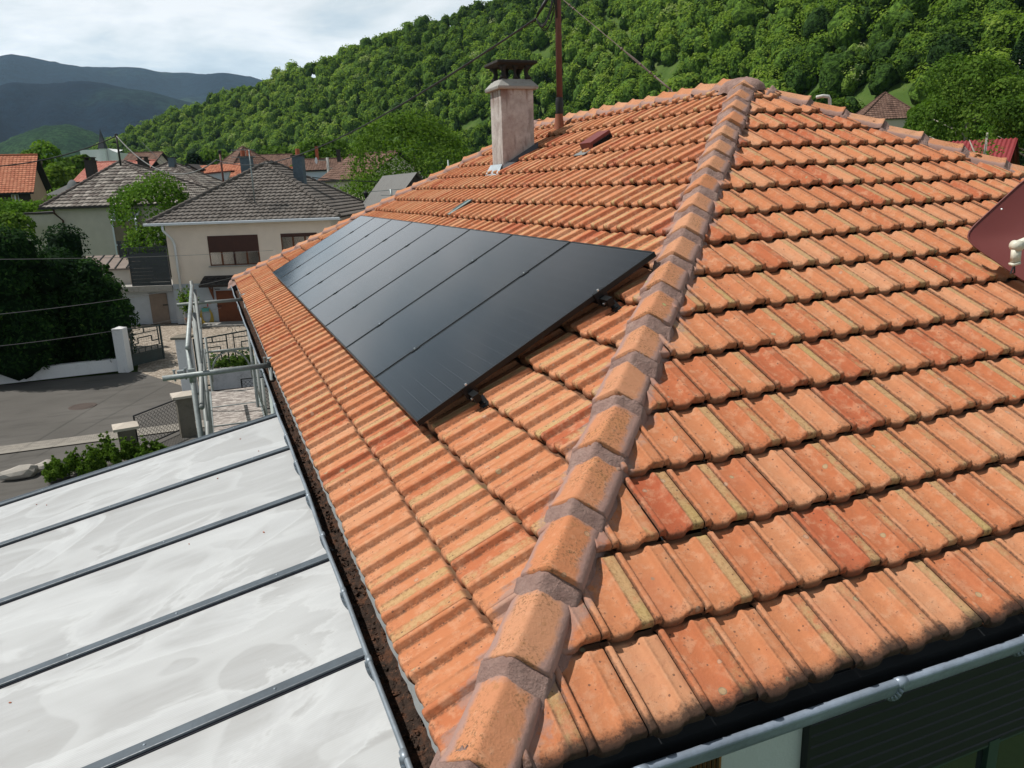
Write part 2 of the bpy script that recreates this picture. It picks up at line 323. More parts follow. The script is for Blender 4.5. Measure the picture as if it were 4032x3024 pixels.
U_F = np.array([0,.012,.03,.085,.115,.135,.155,.18,.23,.32,.42,.52,.59,.625,.65,.67,.69,.712,.74,.79,.88,.965,.985,1.0])
H_F = np.array([.014,.0235,.0265,.0265,.0255,.0215,.004,.0012,.0002,-.001,-.0015,-.001,.001,.005,.0115,.018,.0235,.0240,.0215,.0200,.0196,.0192,.016,.007])
V_F = [(.055,-.041),(.010,-.041),(-.003,-.034),(-.007,-.025),(-.004,-.0165),(.005,-.0095),(.020,-.0040),(.042,-.0010),(.09,0),(.2,0),(.38,0),(.58,0),(.76,0),(.87,0),(.915,0),(.945,0),(.97,0),(1.0,0),(1.06,0)]
def tile_field(name, parent, mat, O, ud, sd, nn, i0, i1, k1, phase, inside, U=U_F, Hh=H_F, V=V_F, tw=.2105, ga=.3441, rise=.040, sd_=1, attr='tl', org=None, jit=1.0, panw=.5, smooth=True, hs_=1.0):
    g = np.random.default_rng(sd_); ii = np.arange(i0, i1); kk = np.arange(0, k1); I, K = np.meshgrid(ii, kk, indexing='ij'); I = I.ravel(); K = K.ravel()
    V = np.array(V); nu, nv = len(U), len(V); n = len(I)
    # drop tiles wholly outside
    uc = (I+.5)*tw + phase; sc = (K+.5)*ga; keep = inside(uc, sc, .24); I, K = I[keep], K[keep]; n = len(I)
    v = V[:, 0]; dz = V[:, 1]; band = np.clip(Hh/max(Hh.max()*.72, 1e-6), 0, 1)
    Hh = Hh*hs_; rec = .034*band + .05*np.clip(np.abs(U-.40)/.24, 0, 1.0)**5*(1-band)          # nose outline
    noseamt = np.clip(1-(v-.0)/.1, 0, 1)
    fade = np.clip((1.005-v)/.05, 0, 1); fade = fade*fade*(3-2*fade)
    vv = v[None, :] + rec[:, None]*noseamt[None, :]
    hh = rise*(1-vv) + Hh[:, None]*fade[None, :]*np.where(dz < -.02, .75, 1.0)[None, :] + dz[None, :]*(1-.12*band[:, None])
    r = lambda s: g.normal(0, s*jit, n)
    um = (I*tw+phase)[:, None, None] + U[None, :, None]*tw*1.0 + r(.0012)[:, None, None] + (vv[None]*r(.003)[:, None, None]*ga*.3)
    sm = (K*ga)[:, None, None] + vv[None]*ga + r(.003)[:, None, None]
    hm = hh[None] + r(.0016)[:, None, None] + (U[None, :, None]-.5)*r(.003)[:, None, None] + .004
    P = np.asarray(O)[None, None, None] + um[..., None]*np.asarray(ud) + sm[..., None]*np.asarray(sd) + hm[..., None]*np.asarray(nn)
    if org is not None: P = P - np.asarray(org)
    A = np.zeros((n, nu, nv, 4)); lump = g.random(n)
    A[..., 0] = lump[:, None, None]; A[..., 1] = U[None, :, None]; A[..., 2] = vv[None]; A[..., 3] = g.random(n)[:, None, None]
    idx = np.arange(n*nu*nv).reshape(n, nu, nv)
    F = np.stack([idx[:, :-1, :-1], idx[:, 1:, :-1], idx[:, 1:, 1:], idx[:, :-1, 1:]], -1).reshape(-1, 4)
    uf = um.reshape(-1)[F].mean(1); sf = sm.reshape(-1)[F].mean(1); F = F[inside(uf, sf, 0.0)]
    used = np.zeros(n*nu*nv, bool); used[F.ravel()] = True; mp = np.cumsum(used)-1
    return mesh_np(name, P.reshape(-1, 3)[used], mp[F].astype(np.int32), mat, parent, smooth, A.reshape(-1, 4)[used], attr)

def inW(u, s, m):   # u = -y
    y = -u; x = s*cp_; return (x*tp <= y*tq + m + .02) & (x*tp <= (LL-y)*tq + m + .02) & (s <= HR/sp_ - .06 + m)
def inS(u, s, m):
    y = s*cq_; return (y*tq <= u*tp + m + .02) & (y*tq <= (WX-u)*tp + m + .02) & (s <= HR/sq_ - .06 + m)
ph = .2105
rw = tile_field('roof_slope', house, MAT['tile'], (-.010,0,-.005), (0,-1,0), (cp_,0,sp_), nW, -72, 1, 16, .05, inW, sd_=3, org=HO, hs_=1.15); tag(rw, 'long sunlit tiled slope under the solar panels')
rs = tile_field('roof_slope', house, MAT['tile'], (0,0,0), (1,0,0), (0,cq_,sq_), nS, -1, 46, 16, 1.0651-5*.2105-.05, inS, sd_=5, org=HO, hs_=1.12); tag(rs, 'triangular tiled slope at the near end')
U_L = U_F[[0,3,6,9,12,15,18,20,23]]; H_L = H_F[[0,3,6,9,12,15,18,20,23]]; V_L = [V_F[i] for i in (1,4,7,10,14,17)]
tile_field('roof_slope', house, MAT['tile'], (WX,0,0), (0,1,0), (-cp_,0,sp_), np.array([sp_,0,cp_]), 0, 71, 16, 0, lambda u, s, m: inW(-u, s, m), U_L, H_L, V_L, sd_=8, org=HO)
tile_field('roof_slope', house, MAT['tile'], (WX,LL,0), (-1,0,0), (0,-cq_,sq_), np.array([0,sq_,cq_]), -1, 46, 16, 0, inS, U_L, H_L, V_L, sd_=9, org=HO)
m_ = MB(); c4 = [(0.03,.03,-.05),(WX-.03,.03,-.05),(WX-.03,LL-.03,-.05),(.03,LL-.03,-.05)]; a1 = (RX,RY,HR-.05); a2 = (RX,LL-RY,HR-.05)
P_ = [hs(q) for q in c4] + [hs(a1), hs(a2)] + [hs((q[0],q[1],-.14)) for q in c4]
m_.add(P_, [(0,1,4),(1,2,5,4),(2,3,5),(3,0,4,5),(0,6,7,1),(1,7,8,2),(2,8,9,3),(3,9,6,0),(9,8,7,6)])
m_.build('roof_deck', MAT['dark'], house)

# ridge tiles bedded in mortar
def hipline(A, B, kroof, q0, seed, kc, hc=.082, hw=.116, step=.36, skirt=.205, name='ridge_mortar'):
    A = np.asarray(A, float); B = np.asarray(B, float); Lh = np.linalg.norm(B-A); d = (B-A)/Lh; t = _n(np.cross(d, (0,0,1))); n = np.cross(t, d); g = np.random.default_rng(seed)
    lips = [q0 + k*step for k in range(-1, int((Lh-q0)/step)+1)]
    lips = [q for q in lips if q > -.12]
    def prof(a): return hc - kc*(np.sqrt(a*a+.00005)-.007)
    def lift(q, ql): f = (q-ql)/step; return .030*(1-np.clip(f, 0, 1.1))
    # mortar bed
    qs = np.arange(-.10, Lh+.12, .012); aa = np.linspace(-skirt, skirt, 45); Q, Aa = np.meshgrid(qs, aa, indexing='ij'); ab = np.abs(Aa)
    wn = np.cumsum(g.normal(0, 1, len(qs))); ker = np.hanning(9)/np.hanning(9).sum(); wl = np.convolve(g.normal(0, .016, len(qs)), ker, 'same'); wr = np.convolve(g.normal(0, .016, len(qs)), ker, 'same')
    edge = hw - .004 + np.where(Aa > 0, wr[:, None], wl[:, None])*.6
    base = prof(Aa) - .014
    outer = prof(hw) - .010 - (ab-edge)*1.15 - .02*np.clip((ab-edge)/.03, 0, 1)
    Hm = np.where(ab < edge, base, np.minimum(base, outer))
    lv = np.array(lips); 
    ns0 = np.repeat(g.normal(0, 1, (len(qs), 9)), 5, axis=1)[:, :45]
    for _ in range(3): ns0 = (ns0 + np.roll(ns0, 1, 0) + np.roll(ns0, -1, 0) + np.roll(ns0, 2, 1) + np.roll(ns0, -2, 1))/3.6
    for ql in lips:
        q = ql - Q + ns0*.008; m2 = (q > -.02) & (q < .085)
        top = prof(np.minimum(ab, hw)) + .036 + .004 - np.clip(ab-hw, 0, 1)*.8; low = prof(Aa) + .002
        f = np.clip(q/.072, 0, 1); wd = (1-f)**.8*top + (1-(1-f)**.8)*low - .006
        Hm = np.where(m2 & (ab < hw + .012), np.maximum(Hm, np.where(q < 0, top-.016, wd)), Hm)
    kern = 5
    ns = g.normal(0, 1, Q.shape); 
    for _ in range(2): ns = (ns + np.roll(ns, 1, 0) + np.roll(ns, -1, 0) + np.roll(ns, 1, 1) + np.roll(ns, -1, 1))/5
    Hm = Hm + ns*.006 + ns0*.0025
    floor_ = -kroof*ab - .01; Hm = np.maximum(Hm, floor_-.02)
    P = A + Q[..., None]*d + Aa[..., None]*t + Hm[..., None]*n
    mo = MB(); mo.grid(P - HO); mob = mo.build(name, MAT['mortar'], house, True)
    qv = np.array([0,0,.006,.016,.03,.05,.08,.14,.2,.26,.32,.35,.37]); av = np.concatenate([[-hw-.004], np.linspace(-hw, -.03, 6), [-.016,-.006,.006,.016], np.linspace(.03, hw, 6), [hw+.004]])
    for ql in lips:
        if ql + .37 > Lh + .10: continue
        Qq, Av = np.meshgrid(qv, av, indexing='ij'); sf = Qq/step
        hh = prof(Av) + .036*(1-np.clip(sf, 0, 1.1)) + .011*np.exp(-((Qq-.012)/.022)**2)
        hh[0] -= .055; hh[:, 0] -= .03; hh[:, -1] -= .03
        yaw = g.normal(0, .03); dh = g.normal(0, .004); dl = g.normal(0, .007)
        Pq = A + (Qq+ql+g.normal(0,.006))[..., None]*d + (Av*(1-.05*sf)+yaw*(Qq-.18)+dl)[..., None]*t + (hh+dh)[..., None]*n
        At = np.zeros(Qq.shape+(4,)); At[..., 0] = g.random(); At[..., 1] = np.abs(Av)/hw; At[..., 2] = sf; At[..., 3] = g.random()
        Pq = Pq; cpm = MB(); cpm.grid(Pq-HO, 0, At); cpm.build('ridge_tile', MAT['cap'], mob, True, attr='cp')
    return mob
hk = .38
hipline((0,0,0), (RX,RY,HR), hk, .07, 21, .64)
hipline((WX,0,0), (RX,RY,HR), hk, .10, 22, .58, hc=.062)
hipline((0,LL,0), (RX,LL-RY,HR), hk, .04, 23, .60)
hipline((WX,LL,0), (RX,LL-RY,HR), hk, .04, 24, .66)
hipline((RX,LL-RY,HR), (RX,RY,HR), tp, .05, 25, .74, hc=.080)
# mortar hood on the apex
m_ = MB(); V = []
for i in range(10):
    th = i/9*math.pi/2; row = []
    for k in range(28):
        a = 2*math.pi*k/28; r_ = .23*math.cos(th)*(1+.12*math.sin(3*a+1)+.05*random.uniform(-1,1)); row.append((RX+r_*math.cos(a)+.02, RY+.03+r_*math.sin(a), HR-.05+.145*math.sin(th)**.9+.006*random.uniform(-1,1)))
    row.append(row[0]); V.append(row)
m_.grid(np.array(V)-HO); m_.build('apex_mortar', MAT['mortar'], house, True)
m_ = MB(); V = []
for i in range(6):
    th = i/5*math.pi/2; row = []
    for k in range(20):
        a = 2*math.pi*k/20; r_ = .2*math.cos(th); row.append((RX+r_*math.cos(a), LL-RY+r_*math.sin(a), HR-.05+.18*math.sin(th)))
    row.append(row[0]); V.append(row)
m_.grid(np.array(V)-HO); m_.build('apex_mortar', MAT['mortar'], house, True)

# gutters
def gutter(y0, y1, xb, zb, r, along, mat, name='gutter', sleeves=(), brackets=True, silt=True, label=None, flip=1):
    """half-round channel; outer bead at (xb,zb); along='y' or 'x'"""
    def T(a, l, z): return np.array([l, a, z]) if along == 'y' else np.array([a, l, z])
    m = MB(); nseg = 14; cx = xb + r*flip
    rows = []
    for a in np.linspace(y0, y1, 30):
        wob = .003*math.sin(a*2.3)+.002*math.sin(a*5.1)
        rows.append([T(a, cx - flip*r*math.cos(th)+wob, zb - r*1.5*math.sin(th)) for th in np.linspace(0, math.pi, nseg)])
    R0 = np.array(rows); m.grid(R0 - HO); m.grid((R0 + (0,0,-.003)) - HO)
    pts = [T(a, xb + .003*math.sin(a*2.3)+.002*math.sin(a*5.1), zb) for a in np.linspace(y0, y1, 60)]
    m.tube([p-HO for p in pts], .0105 if along == 'y' else .0165, 12)
    for a in (y0, y1):
        cap = [T(a, cx - flip*r*math.cos(th), zb - r*1.5*math.sin(th)) for th in np.linspace(0, math.pi, nseg)]; m.poly([q-HO for q in cap])
    go = m.build(name, mat, house, True)
    if label: tag(go, label)
    for a in sleeves:
        s = MB(); s.tube([T(a-.022, xb, zb)-HO, T(a+.022, xb, zb)-HO], .0135 if along == 'y' else .0195, 12)
        ring = [T(a, cx - flip*(r+.004)*math.cos(th), zb - (r*1.5+.004)*math.sin(th)) for th in np.linspace(0, math.pi, nseg)]
        for p, q in zip(ring[:-1], ring[1:]): s.bar(p-HO, q-HO, .03, .003, up=(0,1,0) if along == 'y' else (1,0,0))
        s.build('bracket', mat, go, True)
    return go
gw = gutter(-.12, LL+.05, -.105, -.075, .078, 'y', MAT['zinc'], sleeves=[.35, .92, 1.5, 2.15, 2.75, 3.4, 4.05, 5.0, 6.5, 8.2, 9.9, 11.6, 13.3], label='zinc gutter full of silt beside the pale canopy')
V = []
for a in np.linspace(-.1, LL, 420):
    k = .5+.5*math.sin(a*1.7)*math.sin(a*.6+1)
    V.append([(x_, a, -.178+.012*k+.008*random.random()+max(0, x_+.01)*1.3) for x_ in np.linspace(-.075, .045, 9)])
m_ = MB(); m_.grid(np.array(V)-HO)
for _ in range(330):
    a = abs(random.gauss(0, 1))*3.2; 
    if a > LL: continue
    x_ = random.uniform(-.06, .02); s_ = random.uniform(.003, .009)
    z_ = -.166+max(0, x_+.01)*1.3; mtx = Matrix.Rotation(random.random()*6, 4, Vector((random.random(), random.random(), 1)).normalized()); mtx.translation = Vector(hs((x_, a, z_+s_*.5)))
    m_.box((-s_, -s_*random.uniform(.6,1.6), -s_*.5), (s_, s_, s_*.7), 0, mtx)
m_.build('silt', MAT['silt'], gw)
V = []
for a in np.linspace(-.02, LL, 500):
    wv = .002*math.sin(a*31)+.003*random.uniform(-1,1)
    V.append([(-.010+wv, a, -.062), (.0, a, -.048), (.02, a, -.028), (.06, a, -.02)])
m_ = MB(); m_.grid(np.array(V)-HO); m_.build('flashing', MAT['flash'], house)
MAT['zinc_blue'] = mat_zinc('gutter_grey', (.26,.31,.38), .42, .25)
gs = gutter(-.1, WX+.1, -.045, -.052, .06, 'x', MAT['zinc_blue'], sleeves=[.55, 1.62, 2.28, 3.3, 4.6, 5.9, 7.2, 8.5], label='blue-grey gutter under the near eave')
m_ = MB(); m_.box(hs((0,.06,-.19)), hs((WX,.085,-.03))); m_.box(hs((.05,.085,-.19)), hs((WX,.36,-.17))); m_.build('fascia', MAT['dark'], house)
m_ = MB(); m_.box(hs((.085,.1,-.19)), hs((.36,LL-.1,-.17))); m_.box(hs((.055,.1,-.19)), hs((.08,LL-.1,-.06))); m_.build('soffit', MAT['dark'], house)

# walls
MAT['render_grey'] = plain('painted_render', (.52,.57,.56), .85, var=.05, sc=2, bump=.002)
m_ = MB(); m_.box(hs((.36,.36,-5)), hs((WX-.36,LL-.36,-.16))); m_.build('wall', MAT['render_grey'], house)
def mat_rib():
    t = NT('ribbed_dark_metal', .6, (.008,.012,.015), .1); return t.mat
MAT['rib'] = mat_rib()
m_ = MB(); z = -.2; V = []
while z > -.93: V += [[(x_, .335, z) for x_ in (1.585, 9.0)], [(x_, .335, z-.022) for x_ in (1.585, 9.0)], [(x_, .329, z-.028) for x_ in (1.585, 9.0)], [(x_, .329, z-.05) for x_ in (1.585, 9.0)]]; z -= .056
m_.grid(np.array(V)-HO); m_.box(hs((1.578,.32,-.95)), hs((1.592,.358,-.19))); m_.build('cladding', MAT['rib'], house)
MAT['wood_gold'] = plain('varnished_wood', (.24,.115,.04), .5, var=.35, sc=14)
m_ = MB(); m_.box(hs((.86,.335,-2.2)), hs((1.15,.357,-.42))); 
wnd = m_.build('door', MAT['wood_gold'], house)
m_ = MB(); 
for k in range(12): m_.box(hs((.88+k*.022,.328,-2.1)), hs((.892+k*.022,.334,-.45)))
m_.build('slat_panel', plain('dark_slats', (.05,.025,.01), .6), wnd)
def mat_glass(name='window_glass', c=(.02,.028,.03), r=.06):
    t = NT(name, r, c, 0, .5); return t.mat
MAT['glass'] = mat_glass()
m_ = MB(); m_.box(hs((1.6,.352,-3.0)), hs((8.6,.358,-.95))); wn = m_.build('window', MAT['glass'], house); tag(wn, 'dark glazing below the ribbed cladding')
m_ = MB()
for x_ in (1.62, 2.72, 3.9, 5.1, 6.3, 7.5, 8.6): m_.box(hs((x_,.325,-3.0)), hs((x_+.07,.351,-.96)))
m_.box(hs((1.6,.33,-.99)), hs((8.67,.351,-.955))); m_.build('window_frame', plain('green_frame', (.03,.06,.05), .5), wn)

# chimney with its concrete cowl
def mat_stucco():
    t = NT('old_pink_stucco', .95, spec=.15); n = t.noise(5, 7, rough=.7); n2 = t.noise(38, 5, rough=.7)
    st = t.map((3, 3, .5)); n3 = t.noise(4, 5, st); sp = t.N.new("ShaderNodeSeparateXYZ"); t.L.new(t.obj(), sp.inputs[0])
    c = t.ramp(n, [(.3, (.30,.25,.23)), (.55, (.46,.415,.39)), (.8, (.64,.61,.585))])
    c = t.mix(t.m('MULTIPLY', t.sm(n2, .58, .7), .6), c, (.15,.11,.10)); topd = t.sm(sp.outputs[2], 7.70, 7.96)
    c = t.mix(t.m('MULTIPLY', t.m('MULTIPLY', topd, t.sm(n3, .42, .6)), .85), c, (.17,.075,.05)); c = t.mix(t.m('MULTIPLY', t.sm(n3, .52, .68), .55), c, (.20,.16,.145)); t.color(c)
    t.bump(t.m('ADD', n, t.m('MULTIPLY', n2, .6)), .008); return t.mat
MAT['stucco'] = mat_stucco(); MAT['conc'] = dirty('grey_concrete', (.33,.32,.30), (.06,.05,.045), .6, 7, .95, .006)
MAT['soot'] = dirty('sooty_concrete', (.022,.020,.018), (.12,.11,.10), .3, 9, .95, .006)
cxm, cym = 3.625, 8.50
m_ = MB(); m_.box(hs((cxm-.235,cym-.205,1.5)), hs((cxm+.235,cym+.205,2.97))); ch = m_.build('chimney', MAT['stucco'], house, bevel=.008)
def frus(m, c, z0, h0, z1, h1, cap=True, mi=0):
    v = [hs((c[0]+sx*h0[0], c[1]+sy*h0[1], z0)) for sx, sy in ((-1,-1),(1,-1),(1,1),(-1,1))] + [hs((c[0]+sx*h1[0], c[1]+sy*h1[1], z1)) for sx, sy in ((-1,-1),(1,-1),(1,1),(-1,1))]
    m.add(v, [(3,2,1,0),(4,5,6,7),(0,1,5,4),(1,2,6,5),(2,3,7,6),(3,0,4,7)], mi)
m_ = MB(); frus(m_, (cxm,cym), 2.945, (.285,.255), 2.98, (.295,.265)); frus(m_, (cxm,cym), 2.98, (.295,.265), 3.08, (.205,.18)); m_.build('cowl_base', MAT['conc'], ch, bevel=.006)
m_ = MB()
for sx in (-1, 0, 1):
    for sy in (-1, 0, 1):
        if sx == 0 and sy == 0: continue
        if sx == 0 or sy == 0: 
            pass
        if sx: 
            if sy == 0: continue
        x_, y_ = cxm+sx*.16, cym+sy*.14; rr = [.058,.034,.028,.036,.066] if (sx and sy) else [.044,.022,.018,.024,.048]
        m_ = MB(); m_.tube([hs((x_+(.02*sx*abs(k-2)/2), y_+(.02*sy*abs(k-2)/2), 3.075+.045*k)) for k in range(5)], rr, 10); m_.build('cowl_post', MAT['soot'], ch, True)
m_ = MB(); frus(m_, (cxm,cym), 3.245, (.23,.20), 3.27, (.29,.26)); frus(m_, (cxm,cym), 3.27, (.29,.26), 3.305, (.285,.255)); m_.build('cowl_slab', MAT['soot'], ch, bevel=.005)
m_ = MB(); zt = lambda x: x*tp
x0, x1, y0, y1 = cxm-.25, cxm+.25, cym-.22, cym+.22
MAT['zincpale'] = mat_zinc('pale_zinc', (.50,.56,.60), .4, .3)
m_.add([hs(q) for q in ((x0-.01,y0-.01,zt(x0)-.05),(x0-.01,y1,zt(x0)-.05),(x0-.01,y1,zt(x0)+.12),(x0-.01,y0-.01,zt(x0)+.12),(x0-.09,y0-.05,zt(x0)-.02),(x0-.09,y1+.03,zt(x0)-.02),(x0+.06,y0-.01,zt(x0)+.13),(x0+.06,y0-.01,zt(x0)+.03))], [(0,1,2,3),(4,5,2,3),(3,6,7,0)])
fl = m_.build('flashing', MAT['zincpale'], ch)
m_ = MB(); m_.add([hs(q) for q in ((x0,y0-.012,zt(x0)+.02),(x1+.02,y0-.012,zt(x1)+.02),(x1+.02,y0-.012,zt(x1)+.12),(x0,y0-.012,zt(x0)+.10),(x0-.02,y0-.06,zt(x0)+.045),(x1+.02,y0-.06,zt(x1)+.045))], [(0,1,2,3),(3,2,5,4)]); m_.build('flashing', plain('dark_flashing', (.07,.07,.08), .6), ch)
# roof vent and glass tile
mar = plain('maroon_metal', (.16,.035,.03), .5, var=.1)
def Wbox(m, s0, s1, ya, yb, h0, h1, mi=0):
    v = [hs(Wp(s, y, h)) for h in (h0, h1) for s, y in ((s0,ya),(s1,ya),(s1,yb),(s0,yb))]
    m.add(v, [(0,3,2,1),(4,5,6,7),(0,1,5,4),(1,2,6,5),(2,3,7,6),(3,0,4,7)], mi)
m_ = MB(); sv0, sv1 = 3.66/cp_, 3.90/cp_; Wbox(m_, sv0, sv1, 6.14, 6.42, .085, .130); Wbox(m_, sv0, sv0+.012, 6.14, 6.42, .05, .09); Wbox(m_, sv0, sv1, 6.40, 6.42, .05, .09); Wbox(m_, sv1-.02, sv1, 6.14, 6.42, .04, .09)
vn = m_.build('roof_vent', mar, house, bevel=.004)
m_ = MB(); Wbox(m_, sv0+.03, sv1-.03, 6.16, 6.40, .03, .084)
for k in range(14): s_ = sv0+.02+k*(sv1-sv0-.04)/13; Wbox(m_, s_, s_+.006, 6.125, 6.139, .045, .095)
m_.build('louvre', MAT['dark'], vn)
m_ = MB(); Wbox(m_, sv0-.11, sv0+.02, 6.2, 6.46, .036, .046); m_.build('apron', MAT['flash'], vn)
k_ = 8; s0_ = k_*.3441
m_ = MB(); Wbox(m_, s0_, s0_+.34, 7.56, 7.73, .052, .058); Wbox(m_, s0_, s0_+.34, 7.56, 7.575, .05, .066); Wbox(m_, s0_, s0_+.34, 7.715, 7.73, .05, .066)
m_.build('glass_tile', NT('old_glass', .25, (.16,.22,.21)).mat, house)
for o_ in house.children: pass

# ------------------------------------------------------------------ solar panels
def mat_cells():
    t = NT('black_solar_cells', .13, (.006,.007,.010), 0, .5); t.b.inputs['IOR'].default_value = 1.5
    sp = t.N.new("ShaderNodeSeparateXYZ"); t.L.new(t.obj(), sp.inputs[0]); x = sp.outputs[0]; y = sp.outputs[1]
    fx = t.m('FRACT', t.m('MULTIPLY', x, 1/.0182)); l1 = t.m('LESS_THAN', fx, .16)
    fy = t.m('FRACT', t.m('MULTIPLY', y, 1/.0135)); l2 = t.m('LESS_THAN', fy, .45)
    gx = t.m('FRACT', t.m('MULTIPLY', x, 1/.0913)); g1 = t.m('LESS_THAN', gx, .05); gy = t.m('FRACT', t.m('MULTIPLY', y, 1/.0045)); g2 = t.m('LESS_THAN', gy, .3)
    v = t.m('ADD', t.m('MULTIPLY', l1, t.m('MULTIPLY', l2, .45)), t.m('MULTIPLY', g1, t.m('MULTIPLY', l2, .35))); v = t.m('ADD', v, t.m('MULTIPLY', g2, .04), True)
    t.color(t.mix(v, (.003,.0035,.006), (.085,.090,.10))); n = t.noise(3, 4)
    t.rough(t.m('ADD', .045, t.m('MULTIPLY', n, .07))); return t.mat
MAT['cells'] = mat_cells(); MAT['blk'] = plain('black_anodised', (.010,.011,.012), .38, .4, var=.1)
PWD, PLN, PY0, PS0 = 1.134, 1.756, 2.2636, .636
ords = ['nearest, beside the mortared hip', 'second from the near end', 'third from the near end', 'fourth from the near end', 'fourth from the far end', 'third from the far end', 'second from the far end', 'farthest, above the far eave corner']
def make_panel():
    r_ = bpy.data.objects.new('solar_panel', None); COL.objects.link(r_)
    f = MB(); T = .012; Hh_ = .032
    f.box((0,0,-Hh_), (PLN,T,0)); f.box((0,PWD-T,-Hh_), (PLN,PWD,0)); f.box((0,T,-Hh_), (T,PWD-T,0)); f.box((PLN-T,T,-Hh_), (PLN,PWD-T,0)); f.box((T,T,-Hh_+.004), (PLN-T,PWD-T,-.02))
    f.build('frame', MAT['blk'], r_)
    g = MB(); g.box((T,T,-.008), (PLN-T,PWD-T,-.0015)); g.build('cell_glass', MAT['cells'], r_)
    return r_
p0 = make_panel()
for i in range(8):
    o = p0 if i == 0 else copy_tree(p0)
    o.location = Wp(PS0, PY0+i*1.154, .16); o.rotation_euler = (0, -PP, 0)
    tag(o, 'black solar panel in the roof row, ' + ords[i], 'solar panel', 'solar panels on the long roof slope')
MAT['alu'] = NT('bright_aluminium', .3, (.7,.72,.74), .9).mat
for j, s_ in enumerate((.985, 1.955)):
    r_ = thing('mounting_rail', ('lower' if j == 0 else 'upper')+' black mounting rail under the solar panels with clamps in the gaps', 'mounting rail', Wp(s_, 2.1, .0), group='rails under the solar panels'); r_.rotation_euler = (0, -PP, 0)
    m_ = MB(); m_.box((-.02, .06, .078), (.02, 9.45, .125)); m_.build('rail', MAT['blk'], r_)
    for i in range(7):
        yk = PY0-2.1+(i+1)*1.154-.01; m_ = MB(); m_.box((-.035, yk-.016, .160), (.035, yk+.016, .164)); m_.box((-.03, yk-.008, .12), (.03, yk+.008, .160)); c = m_.build('mid_clamp', MAT['blk'], r_)
        m_ = MB(); m_.lathe([(0,.172),(.006,.172),(.007,.164)], (0, yk, 0), 8); m_.build('bolt', MAT['alu'], c)
    m_ = MB(); yk = PY0-2.1; m_.box((-.04, yk-.012, .161), (.04, yk+.012, .166)); m_.box((-.04, yk-.014, .09), (.04, yk-.005, .163)); m_.box((-.03, yk-.055, .078), (.03, yk-.005, .09)); m_.box((-.012, yk-.09, .035), (.028, yk-.075, .05)); m_.bar((.02,yk-.05,.08), (.02,yk-.10,.03), .05, .004)
    c = m_.build('end_clamp', MAT['blk'], r_)
    m_ = MB(); m_.lathe([(0,.176),(.007,.176),(.008,.166)], (0, yk-.002, 0), 8); m_.box((-.026, yk-.054, .0905), (-.012, yk-.035, .098)); m_.box((.014, yk-.054, .0905), (.026, yk-.035, .098)); m_.build('bolt', MAT['alu'], c)

# ------------------------------------------------------------------ mast, guy wire, cables
mast = thing('service_mast', 'rusty brown steel service mast standing through the tiled roof by the chimney', 'mast', (4.40, 8.60, 2.0))
rust = dirty('rusty_steel', (.13,.045,.032), (.05,.025,.02), .5, 9, .7, .002)
m_ = MB(); m_.tube([(-.005,0,.3),(-.012,0,3.9)], .043, 18); m_.build('pole', rust, mast, True)
m_ = MB(); m_.lathe([(.115,.32),(.07,.50),(.055,.62),(.052,.66)], (-.02,0,0), 20); m_.build('flashing_cone', dirty('rust_orange', (.27,.09,.045), (.12,.05,.035), .4, 9, .8, .002), mast, True)
m_ = MB(); m_.lathe([(.05,.66),(.056,.68),(.052,.75),(.058,.8),(.05,.86),(.046,.88)], (-.01,0,0), 18); m_.build('tape_wrap', plain('black_tape', (.015,.015,.017), .6), mast, True)
blkc = plain('black_cable', (.018,.018,.02), .55, var=.3, sc=20)
def hang(a, b, sag, n=48):
    a = np.asarray(a, float); b = np.asarray(b, float); return [a+(b-a)*t - np.array([0,0,4*sag*t*(1-t)]) for t in np.linspace(0, 1, n)]
top = np.array([4.385, 8.58, 4.35])
endp = dep(2112, 72, 11.5)
nbm = dep(852, 629, 43.6)
# twisted bundle: four strands wound round the span
span = hang(endp, nbm, .93, 900)
m_ = MB()
for s in range(4):
    pts = []
    for i, p in enumerate(span):
        d = _n(span[min(i+1, 899)]-span[max(i-1, 0)]); x = _n(np.cross(d, (0,0,1))); y = np.cross(x, d); L_ = np.linalg.norm(p-endp)
        an = L_*2*math.pi/.42 + s*math.pi/2 if L_ < 14 else s*math.pi/2; pts.append(p+(x*math.cos(an)+y*math.sin(an))*.0085)
    m_.tube(pts, .008, 6)
tag(m_.build('service_cable', blkc, None, True), 'thick twisted black cable sagging from the rusty mast to the cream house', 'cable')
m_ = MB(); 
for a in range(7):
    r = random.Random(a); ce = endp*(.5+.03*a)+ (top+np.array([-.05,0,-.05]))*(.5-.03*a); pts = []
    mid = (endp+top)/2 + np.array([r.uniform(-.05,.02), r.uniform(-.04,.04), -.30+r.uniform(-.06,.06)])
    for t in np.linspace(0, 1, 16): pts.append((1-t)**2*endp + 2*t*(1-t)*(mid+(mid-(endp+top)/2)*.75) + t*t*(top+np.array([-.045,0,-.30+.05*a])))
    m_.tube(pts, .0065, 6)
for a in range(3): m_.tube([endp+np.array([0,0,.012*a]), (endp+top)/2+np.array([0,0,.03*a-.02]), top+np.array([-.04,0,-.02*a])], .007, 6)
q = (endp*.7+top*.3); m_.tube([endp*.95+top*.05+np.array([0,0,.02]), endp*.45+top*.55+np.array([0,0,.02])], .022, 10)
m_.tube([top+np.array([-.035,0,.2]), top+np.array([-.04,-.02,-.1]), top+np.array([-.035,-.02,-.45])], .012, 8)
tag(m_.build('cable_loop', blkc, None, True), 'tangle of black cable loops and splices hung beside the rusty mast top', 'cable')
gw_ = dirty('rusty_wire', (.12,.085,.07), (.05,.03,.02), .5, 30, .7, 0)
m_ = MB(); A_ = np.array([4.41, 8.56, 4.16]); B_ = np.array([4.64, 6.16, 2.70])
